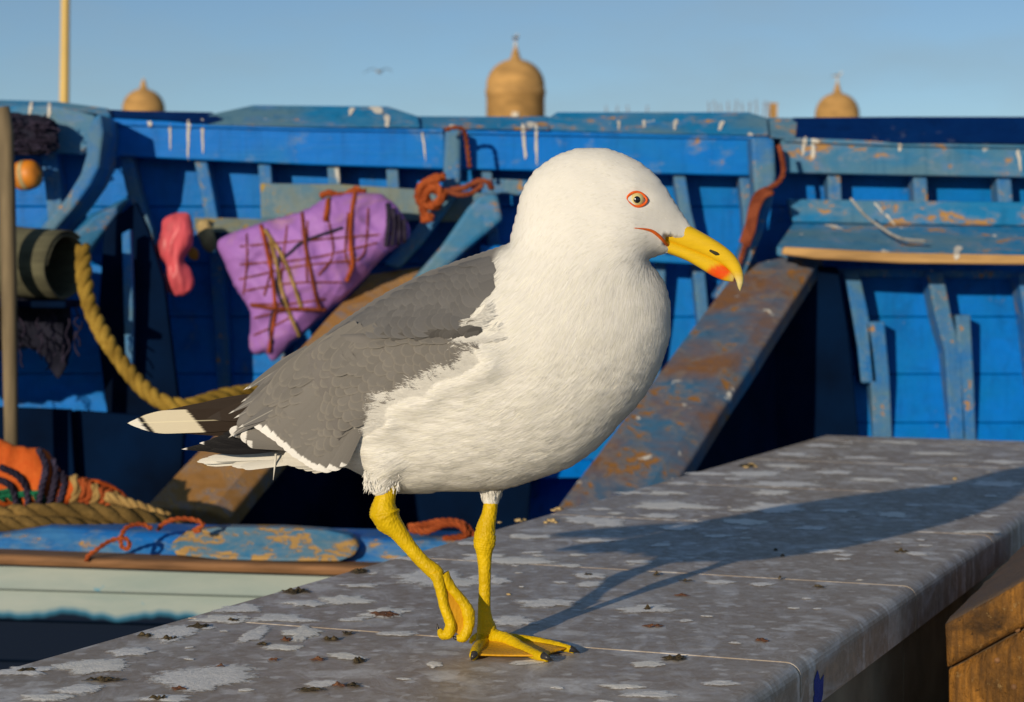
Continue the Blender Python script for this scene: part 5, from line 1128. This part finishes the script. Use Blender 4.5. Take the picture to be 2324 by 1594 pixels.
# tertials at the rear of the back
for k, (b, t, w, vb_, vt_) in enumerate([((700,792),(552,886),30,50,44),((690,800),(560,884),30,58,50),((720,800),(546,914),32,74,58),((700,820),(532,932),34,84,66),((700,840),(518,940),26,92,72),((720,850),(530,950),34,100,80),((720,860),(518,994),44,112,88),((716,880),(540,972),44,116,94),((660,830),(540,930),34,70,56),((740,790),(575,872),34,60,40)]):
    place('tertial_feather', FM['ter'][k % 3], b, t, vb_, vt_, w, Vector((-0.1, -0.35, 1)).normalized())
# primaries: near wing black with white tips, far wing showing its brown and cream vane
mp = [feather_mesh('primary_vane', M['pri'], 0.45, 0.7, 18, 6, 0.1, fray=0.01, point=0.9, seed=k) for k in range(2)]
mpb = feather_mesh('black_primary_vane', M['prib'], 0.45, 0.7, 18, 6, 0.1, point=0.9)
for k, (b, t, w, v) in enumerate([((650,1000),(412,1020),26,60),((660,1004),(430,1018),34,64),((660,1006),(452,1006),36,68),((665,1000),(480,996),36,72),((665,990),(505,984),36,76),((650,1012),(470,1024),28,66)]):
    place('primary_feather', mp[k % 2] if k in (0, 2) else mpb, b, t, v, v - 8, w, Vector((-0.05, 0.1, 1)).normalized())
for k, (b, t, w, v) in enumerate([((690,1000),(520,978),30,82),((690,1010),(545,990),34,86),((690,1012),(560,1004),30,84)]):
    place('tertial_feather', FM['sec'][k % 3], b, t, v + 6, v, w, Vector((-0.05, 0.2, 1)).normalized())
mf = feather_mesh('far_primary_vane', M['prif'], 0.30, 0.8, 26, 10, 0.05, fray=0.02, asym=0.0, point=0.85, seed=3)
mk = feather_mesh('dark_primary_vane', M['pridk'], 0.6, 0.8, 20, 6, 0.05, point=0.8, seed=4)
place('primary_feather', mf, (600,950), (288,961), -46, -40, 54, Vector((0.0, -0.12, 1)).normalized())
place('primary_feather', mk, (610,905), (330,943), -52, -52, 26, Vector((0.0, -0.3, 1)).normalized())
place('primary_feather', mk, (620,900), (400,932), -56, -58, 30, Vector((0.0, -0.3, 1)).normalized())
place('primary_feather', mk, (640,990), (345,977), -48, -48, 14, Vector((0.0, 0.2, 1)).normalized())
place('primary_feather', mk, (620,920), (470,950), -44, -40, 44, Vector((0.0, -0.2, 1)).normalized())
place('primary_feather', mk, (620,960), (440,965), -49, -46, 40, Vector((0.0, -0.1, 1)).normalized())
# tail
mt = [feather_mesh('tail_vane', M['tail'], 0.18, 0.7, 14, 6, 0.12, fray=0.06, seed=k) for k in range(3)]
for k, (b, t, w, v) in enumerate([((680,1030),(446,1047),20,10),((680,1032),(470,1040),22,20),((690,1036),(460,1052),22,0),((690,1038),(525,1056),24,26),((700,1040),(545,1060),24,34),((690,1036),(500,1048),26,-14),((700,1034),(480,1044),26,-26)]):
    place('tail_feather', mt[k % 3], b, t, v, v, w, Vector((0, -0.6 - 0.05 * k, 0.8)).normalized())
tube('loose_quill', [GP(626, 1030, 40), GP(624, 1055, 42), GP(620, 1090, 44)], [0.0011, 0.0010, 0.0002], M['tail'], gull, 6)
# under-tail and rump white
for k in range(4):
    place('tail_covert', mt[k % 3], (790 - 10 * k, 1040 + 2 * k), (640 + 20 * k, 1040 + 6 * k), 60 - 10 * k, 56 - 10 * k, 44, Vector((0, 0.3, 1)).normalized())

# ---- white fluff spilling over the wing's lower edge and at the breast side
edge = catmull([(1080,712),(1062,735),(1064,770),(1094,762),(1086,800),(1040,834),(984,852),(938,884),(868,908),(858,944),(798,972),(770,1004),(742,1018),(730,1036),(744,1054)], 10)
seg = np.linalg.norm(np.diff(edge, axis=0), axis=1); cs = np.r_[0, np.cumsum(seg)]; NF = 16000
s = rng.uniform(0, cs[-1], NF); ex = np.interp(s, cs, edge[:, 0]); ey = np.interp(s, cs, edge[:, 1])
back = rng.uniform(-4, 60, NF) ; clump = np.array([mnoise.noise(Vector((q * 0.045, 0, 7))) for q in s]); clump2 = np.array([mnoise.noise(Vector((q * 0.16, 4, 7))) for q in s])
dirx = np.where(ey < 720, -0.75, -0.93) + rng.normal(0, 0.10, NF); diry = np.where(ey < 720, 0.55, np.where(ey < 780, 0.35, -0.06)) + rng.normal(0, 0.12, NF) + 0.35 * clump2
Lf = (42 + 24 * clump + 10 * clump2) * rng.uniform(0.55, 1.15, NF); Lf = np.where(ey < 690, Lf * 0.5, Lf)
rx, ry = ex - dirx * back * 0.9 + 10, ey - diry * back + np.where(ey > 780, back * 0.25, 0)
vr = np.maximum(VB(rx, ry), 20) - 2; tv = np.maximum(VW(rx + dirx * Lf, ry + diry * Lf), 0) + 6; tv = np.where(ry < 720, VM(rx + dirx * Lf, ry + diry * Lf) + 7, tv)
ok = BI.samp(BI.sd, rx, ry) > 4
P0 = np.stack([rx, ry, vr], 1)[ok]; D = np.stack([dirx * Lf, diry * Lf, np.clip(tv - vr, 0, 14)], 1)[ok]; LL = np.linalg.norm(D, axis=1); D /= LL[:, None]
Nn = np.tile(np.array([0.1, -0.1, 1.0]), (len(P0), 1)) + rng.normal(0, 0.10, (len(P0), 3)); Nn -= D * (D * Nn).sum(1)[:, None]; Nn /= np.linalg.norm(Nn, axis=1)[:, None]
tone = base[None] * rng.normal(1, 0.03, (len(P0), 1)) * np.array([1, 1, 1.0])
fl_ = ribbons('flank_down', P0, D, Nn, LL, rng.uniform(1.1, 2.5, len(P0)), rng.uniform(0, 1.2, len(P0)), np.clip(tone, 0, 0.86), M['down'], gull, 5); fl_['kind'] = 'stuff'
# tufts on the thighs and under the belly
NT = 2000; tx = np.r_[rng.uniform(826, 905, NT // 2), rng.normal(1115, 8, NT // 2)]; ty = np.r_[rng.uniform(1066, 1108, NT // 2), rng.uniform(1090, 1128, NT // 2)]
tvv = np.r_[66 + rng.normal(0, 16, NT // 2), -30 + rng.normal(0, 13, NT // 2)]; dx = np.r_[rng.normal(-0.15, 0.3, NT // 2), (1114 - tx[NT // 2:]) * 0.012]; dy = np.ones(NT)
D = np.stack([dx, dy, rng.normal(0, 0.1, NT)], 1); D /= np.linalg.norm(D, axis=1)[:, None]; Nn = np.tile(np.array([0, 0, 1.0]), (NT, 1)); Nn -= D * (D * Nn).sum(1)[:, None]
LT = np.r_[rng.uniform(5, 17, NT // 2), rng.uniform(8, 17, NT // 2)]
tf = ribbons('thigh_down', np.stack([tx, ty, tvv], 1), D, Nn, LT, rng.uniform(0.9, 1.8, NT), rng.uniform(-1, 2, NT), np.clip(base[None] * rng.normal(0.98, 0.04, (NT, 1)), 0, 0.86), M['down'], gull); tf['kind'] = 'stuff'

# ---- bill
def mandible(name, topc, botc, wid, vflat, tonef):
    n = 40; t = np.linspace(0, 1, n)
    def rs(c):
        c = catmull(c, 8); s_ = np.r_[0, np.cumsum(np.linalg.norm(np.diff(c, axis=0), axis=1))]; return np.stack([np.interp(t, s_ / s_[-1], c[:, k]) for k in range(2)], 1)
    T_, B_ = rs(topc), rs(botc); V, Fc, tone = [], [], []; S = 18; w = np.interp(t, wid[0], wid[1])
    for i in range(n):
        c = (T_[i] + B_[i]) / 2; hv = (T_[i] - B_[i]) / 2
        for j in range(S):
            a = 2 * math.pi * j / S; ca, sa = math.cos(a), math.sin(a); sx = math.copysign(abs(ca) ** 0.8, ca); sy = math.copysign(abs(sa) ** 0.85, sa)
            q = c + hv * sx; V.append(GP(q[0], q[1], sy * w[i])); tone.append(tonef(q[0], q[1]))
    for i in range(n - 1):
        for j in range(S): a = i * S + j; b = i * S + (j + 1) % S; Fc.append((a, b, b + S, a + S))
    Fc += [tuple(range(S - 1, -1, -1)), tuple((n - 1) * S + i for i in range(S))]
    me = pymesh(name, V, Fc); vcol(me, 'tone', np.array(tone)); bpy.context.view_layer.update(); return link(name, me, M['bill'], bill, True)
bill = empty('bill', GP(1560, 560, 0), '', ''); del bill['label']; del bill['category']; bill.parent = gull; bill.matrix_parent_inverse = Matrix.Translation(-Vector(gull.location))
bill_loc = Vector(bill.location)
def attach2(o): o.parent = bill; o.matrix_parent_inverse = Matrix.Translation(-bill_loc)
YEL = np.array([0.74, 0.48, 0.010]); RED = np.array([0.80, 0.075, 0.004]); TIP = np.array([0.66, 0.60, 0.30])
def sm(a, b, x): t = min(1, max(0, (x - a) / (b - a))); return t * t * (3 - 2 * t)
def tone_u(x, y): k = sm(646, 662, y * 0.75 + x * 0.10); k = sm(1.0, 0.0, 0) if False else sm(612, 648, y); return YEL * (1 - k * 0.85) + TIP * k * 0.85
def tone_l(x, y):
    r = 1 - sm(0.55, 1.05, math.hypot((x - 1630) / 34 + (y - 619) / 70, (y - 620) / 24)); k = sm(1650, 1668, x); c = YEL * (1 - k * 0.7) + TIP * k * 0.7; return c * (1 - r) + RED * r
def mand(*a): o = mandible(*a); attach2(o); return o
mand('lower_mandible', [(1482,526),(1505,540),(1540,553),(1590,573),(1633,593),(1653,610),(1667,628)], [(1486,560),(1508,573),(1533,582),(1562,594),(1596,614),(1619,628),(1645,638),(1664,640)], ([0, .15, .3, .7, .92, 1], [26, 24, 21, 14, 9, 3]), 0, tone_l)
mand('upper_mandible', [(1520,492),(1548,503),(1573,516),(1605,534),(1636,553),(1662,574),(1679,597),(1687,622),(1687,643),(1680,661)], [(1476,524),(1505,546),(1540,559),(1590,578),(1633,598),(1652,612),(1664,626),(1671,640),(1674,652),(1679,661)], ([0, .15, .3, .6, .8, .93, 1], [27, 26, 24, 18, 14, 9, 2]), 0, tone_u)
def vbill(x): return float(np.interp(x, [1500, 1560, 1610, 1640, 1680], [24, 20, 16, 13, 5]))
o = tube('nostril', [GP(1602, 564, vbill(1602) - 1), GP(1612, 569, vbill(1612) + 1.0), GP(1626, 576, vbill(1626) + 1.2), GP(1640, 581, vbill(1640) + .5)], [0.0004, 0.0016, 0.0021, 0.0005], M['nostril'], None, 10); attach2(o)
gp = [(1440,518),(1460,520),(1478,524),(1492,533),(1504,545),(1514,556)]; gv = [VS(x, y) + 0.8 for x, y in gp]; gv[-1] = max(gv[-1], vbill(1514) + 1); gv[-2] = max(gv[-2], vbill(1504) + 1.5)
o = tube('gape', catmull([GP(x, y, v) for (x, y), v in zip(gp, gv)], 5), np.interp(np.linspace(0, 1, 26), [0, .5, 1], [0.0003, 0.0016, 0.0016]), M['gape'], None, 8); attach2(o)
# ---- eyes
def eye(sgn):
    vs = (VS(1446, 453) + 3.5) * sgn; ec = (1445, 453); r = 18.2
    e = empty('eye', GP(*ec, vs), '', ''); del e['label']; del e['category']; loc = Vector(e.location); e.parent = gull; e.matrix_parent_inverse = Matrix.Translation(-Vector(gull.location))
    def ad(o): o.parent = e; o.matrix_parent_inverse = Matrix.Translation(-loc)
    c = np.array([1445, 453, vs - sgn * 10.5])
    def ball(name, rad, lat0, mat, cc):
        V, Fc = [], []; K, S = 14, 28
        for i in range(K + 1):
            a = lat0 * i / K
            for j in range(S): b = 2 * math.pi * j / S; V.append(GP(cc[0] + rad * math.sin(a) * math.cos(b), cc[1] + rad * math.sin(a) * math.sin(b), cc[2] + sgn * rad * math.cos(a)))
        for i in range(K):
            for j in range(S): a = i * S + j; b = i * S + (j + 1) % S; Fc.append((a, a + S, b + S, b) if sgn > 0 else (a, b, b + S, a + S))
        ad(obj(name, V, Fc, mat, None, True))
    ball('iris', r, 1.9, M['iris'], c); ball('pupil', r + 0.25, 0.44, M['pupil'], c + np.array([0.6, 0.4, 0]))
    V, Fc = [], []; K, S = 40, 10
    for i in range(K):
        a = 2 * math.pi * i / K; ca, sa = math.cos(a), math.sin(a); ex = 19.6 + 3.4 * max(0, -ca) ** 8 + 2.8 * max(0, ca) ** 6 * (1 if sa > -0.2 else 0.7); ey = 16.4
        for j in range(S):
            b = 2 * math.pi * j / S; rr = 3.0 * math.cos(b); zz = 2.4 * math.sin(b); qx, qy = ec[0] + ca * (ex + rr) + 0.8, ec[1] + sa * (ey + rr) - 0.4 + 2.5 * ca * 0.6; V.append(GP(qx, qy, sgn * (0.55 * VS(qx, qy) + 0.45 * abs(vs) + 1.6 + zz)))
    for i in range(K):
        for j in range(S): a = i * S + j; b = i * S + (j + 1) % S; c2 = ((i + 1) % K) * S + j; d2 = ((i + 1) % K) * S + (j + 1) % S; Fc.append((a, b, d2, c2))
    ad(obj('eye_ring', V, Fc, M['ring'], None, True))
eye(1); eye(-1)

# ---- legs
def leg_tube(pts, rad, n=12, sides=28, seed=0, joint=None):
    path = catmull([GP(*p) for p in pts], n); rr = np.interp(np.linspace(0, 1, len(path)), np.linspace(0, 1, len(rad)), rad) * S0
    V, Fc = tube_arrays(path, rr, sides); V = [Vector(v) for v in V]; cpath = np.repeat(path, sides, axis=0)
    for i, v in enumerate(V):
        d_ = v - Vector(cpath[i]); q = v + Vector((seed, 0, 0)); k = 0.14
        if joint: k = 0.14 + 0.55 * math.exp(-((i // sides) / len(path) - joint) ** 2 / 0.012)
        w1 = 1 - 2 * abs(mnoise.noise(Vector((q.x * 60, q.y * 60, q.z * 260)))); w2 = mnoise.noise(q * 420); w3 = mnoise.noise(q * 110)
        V[i] = v + d_ * (k * (0.11 * w1 + 0.07 * w2 + 0.13 * w3) + 0.02 * math.sin((v - Vector(path[0])).length * 2900))
    return V, Fc
def toe(path_w, rad):
    path = catmull(path_w, 12); rr = np.interp(np.linspace(0, 1, len(path)), np.linspace(0, 1, len(rad)), rad); V, Fc = tube_arrays(path, rr, 16, noise_amp=0.13, nscale=300)
    return V, Fc, path
def web_between(pa, pb, sag, inset=0.93, th=0.0012):
    n = 14; m = 7; V = []; ia = np.linspace(0, (len(pa) - 1) * inset, n); ib = np.linspace(0, (len(pb) - 1) * inset, n)
    A_ = np.stack([np.interp(ia, np.arange(len(pa)), pa[:, k]) for k in range(3)], 1); B_ = np.stack([np.interp(ib, np.arange(len(pb)), pb[:, k]) for k in range(3)], 1)
    for i in range(n):
        for j in range(m + 1):
            u = j / m; p = A_[i] * (1 - u) + B_[i] * u; bk = 4 * u * (1 - u); hub = A_[0] * 0.5 + B_[0] * 0.5
            p = p + (hub - p) * 0.10 * bk * (i / (n - 1)); p[2] -= sag * bk * (1 - (i / (n - 1)) * 0.4); p[2] += 0.0006 * math.sin(u * 40) * (i / (n - 1)); V.append(p)
    Fc = [(i * (m + 1) + j, i * (m + 1) + j + 1, (i + 1) * (m + 1) + j + 1, (i + 1) * (m + 1) + j) for i in range(n - 1) for j in range(m)]
    return V, Fc
# standing leg (far side)
v0 = -30
leg = empty('leg', GP(1105, 1440, v0), '', ''); del leg['label']; del leg['category']; lloc = Vector(leg.location); leg.parent = gull; leg.matrix_parent_inverse = Matrix.Translation(-Vector(gull.location))
def adl(o, e, loc): o.parent = e; o.matrix_parent_inverse = Matrix.Translation(-loc); return o
def foot_on_table(e, eloc, jx, jy, jv):
    J = GP(jx, jy, jv)
    in_t = [J + Vector((-0.003, 0.002, -0.004)), G(1090, 1462, 0.006), G(1079, 1480, 0.0055), G(1074, 1490, 0.004)]
    mid = [J + Vector((0.004, 0, -0.003)), G(1150, 1452, 0.010), G(1186, 1472, 0.0065), G(1216, 1486, 0.0055), G(1243, 1495, 0.004)]
    out = [J + Vector((0.010, 0.002, -0.006)), G(1170, 1452, 0.0065), G(1222, 1458, 0.0055), G(1268, 1467, 0.005), G(1302, 1476, 0.0035)]
    parts = []; paths = []
    for q, r in ((in_t, [0.0075, 0.0055, 0.0048, 0.0036]), (mid, [0.0080, 0.0062, 0.0052, 0.0048, 0.0034]), (out, [0.0070, 0.0054, 0.0046, 0.0042, 0.0030])):
        V, Fc, pth = toe(q, r); parts.append((V, Fc)); paths.append(pth)
    hal = [J + Vector((-0.006, 0.004, -0.002)), J + Vector((-0.013, 0.002, -0.005)), J + Vector((-0.016, 0.0, -0.009))]
    V, Fc, pth = toe(hal, [0.004, 0.0028, 0.0016]); parts.append((V, Fc))
    V, Fc = merge(parts); adl(obj('toes', V, Fc, M['leg'], None, True), e, eloc)
    for a, b in ((0, 1), (1, 2)):
        V, Fc = web_between(paths[a], paths[b], 0.0022); o = obj('web', V, Fc, M['web'], None, True); sm_ = o.modifiers.new('thick', 'SOLIDIFY'); sm_.thickness = 0.0014; adl(o, e, eloc)
    for c0, c1, c2 in ((G(1077, 1484, 0.0065), G(1072, 1492, 0.004), G(1070, 1497, 0.0008)), (G(1232, 1488, 0.0075), G(1246, 1495, 0.0055), G(1255, 1500, 0.0008)), (G(1294, 1472, 0.006), G(1306, 1477, 0.004), G(1315, 1481, 0.0008))):
        adl(tube('claw', catmull([c0, c1, c2], 5), np.linspace(0.0034, 0.0006, 11), M['claw'], None, 10), e, eloc)
V, Fc = leg_tube([(1116,1104,v0),(1114,1140,v0),(1110,1168,v0),(1102,1200,v0),(1100,1220,v0),(1099,1240,v0),(1099,1258,v0),(1100,1290,v0),(1100,1340,v0),(1099,1380,v0),(1101,1405,v0),(1104,1424,v0),(1106,1440,v0)], [17,16,17,22,25,23,18,14.5,13.5,14.5,17,22,24], seed=1, joint=0.32)
adl(obj('shank', V, Fc, M['leg'], None, True), leg, lloc); foot_on_table(leg, lloc, 1106, 1438, v0)
# raised leg (near side)
v1 = 66
leg2 = empty('leg', GP(870, 1110, v1), '', ''); del leg2['label']; del leg2['category']; l2 = Vector(leg2.location); leg2.parent = gull; leg2.matrix_parent_inverse = Matrix.Translation(-Vector(gull.location))
V, Fc = leg_tube([(884,1092,v1),(880,1116,v1),(872,1142,v1),(872,1164,v1),(882,1184,v1),(902,1206,v1),(930,1242,v1),(960,1276,v1),(984,1296,v1),(998,1308,v1)], [18,19,25,32,29,21,16,15.5,18,15], seed=5, joint=0.36)
adl(obj('shank', V, Fc, M['leg'], None, True), leg2, l2)
def hang(pts, rad):
    path = catmull([GP(*p) for p in pts], 12); rr = np.interp(np.linspace(0, 1, len(path)), np.linspace(0, 1, len(rad)), rad) * S0; V, Fc = tube_arrays(path, rr, 16, noise_amp=0.12, nscale=260); return V, Fc, path
ta = hang([(990,1300,v1 + 8),(1000,1340,v1 + 12),(1010,1382,v1 + 14),(1022,1416,v1 + 14),(1018,1436,v1 + 12),(1004,1440,v1 + 10),(997,1428,v1 + 8)], [16,12,11.5,12.5,14,11,5])
tb = hang([(1004,1304,v1),(1024,1336,v1 - 2),(1050,1368,v1 - 2),(1062,1392,v1 - 2),(1062,1424,v1),(1050,1446,v1 + 4),(1036,1448,v1 + 6)], [16,12.5,13,16,13,13,6])
tc = hang([(1004,1306,v1 - 14),(1030,1340,v1 - 20),(1052,1372,v1 - 24),(1056,1400,v1 - 20),(1046,1430,v1 - 14)], [12,10,10,10,6])
V, Fc = merge([(q[0], q[1]) for q in (ta, tb, tc)]); adl(obj('toes', V, Fc, M['leg'], None, True), leg2, l2)
for a, b in ((ta, tb), (tb, tc)):
    V, Fc = web_between(a[2], b[2], 0.0, 0.86); o = obj('web', V, Fc, M['web'], None, True); sm_ = o.modifiers.new('thick', 'SOLIDIFY'); sm_.thickness = 0.0016; adl(o, leg2, l2)
adl(tube('claw', catmull([GP(1000, 1434, v1 + 9), GP(994, 1428, v1 + 8), GP(992, 1416, v1 + 8)], 4), np.linspace(0.0024, 0.0004, 9), M['claw'], None, 8), leg2, l2)
adl(tube('claw', catmull([GP(1040, 1449, v1 + 6), GP(1032, 1448, v1 + 7), GP(1026, 1442, v1 + 7)], 4), np.linspace(0.0024, 0.0004, 9), M['claw'], None, 8), leg2, l2)
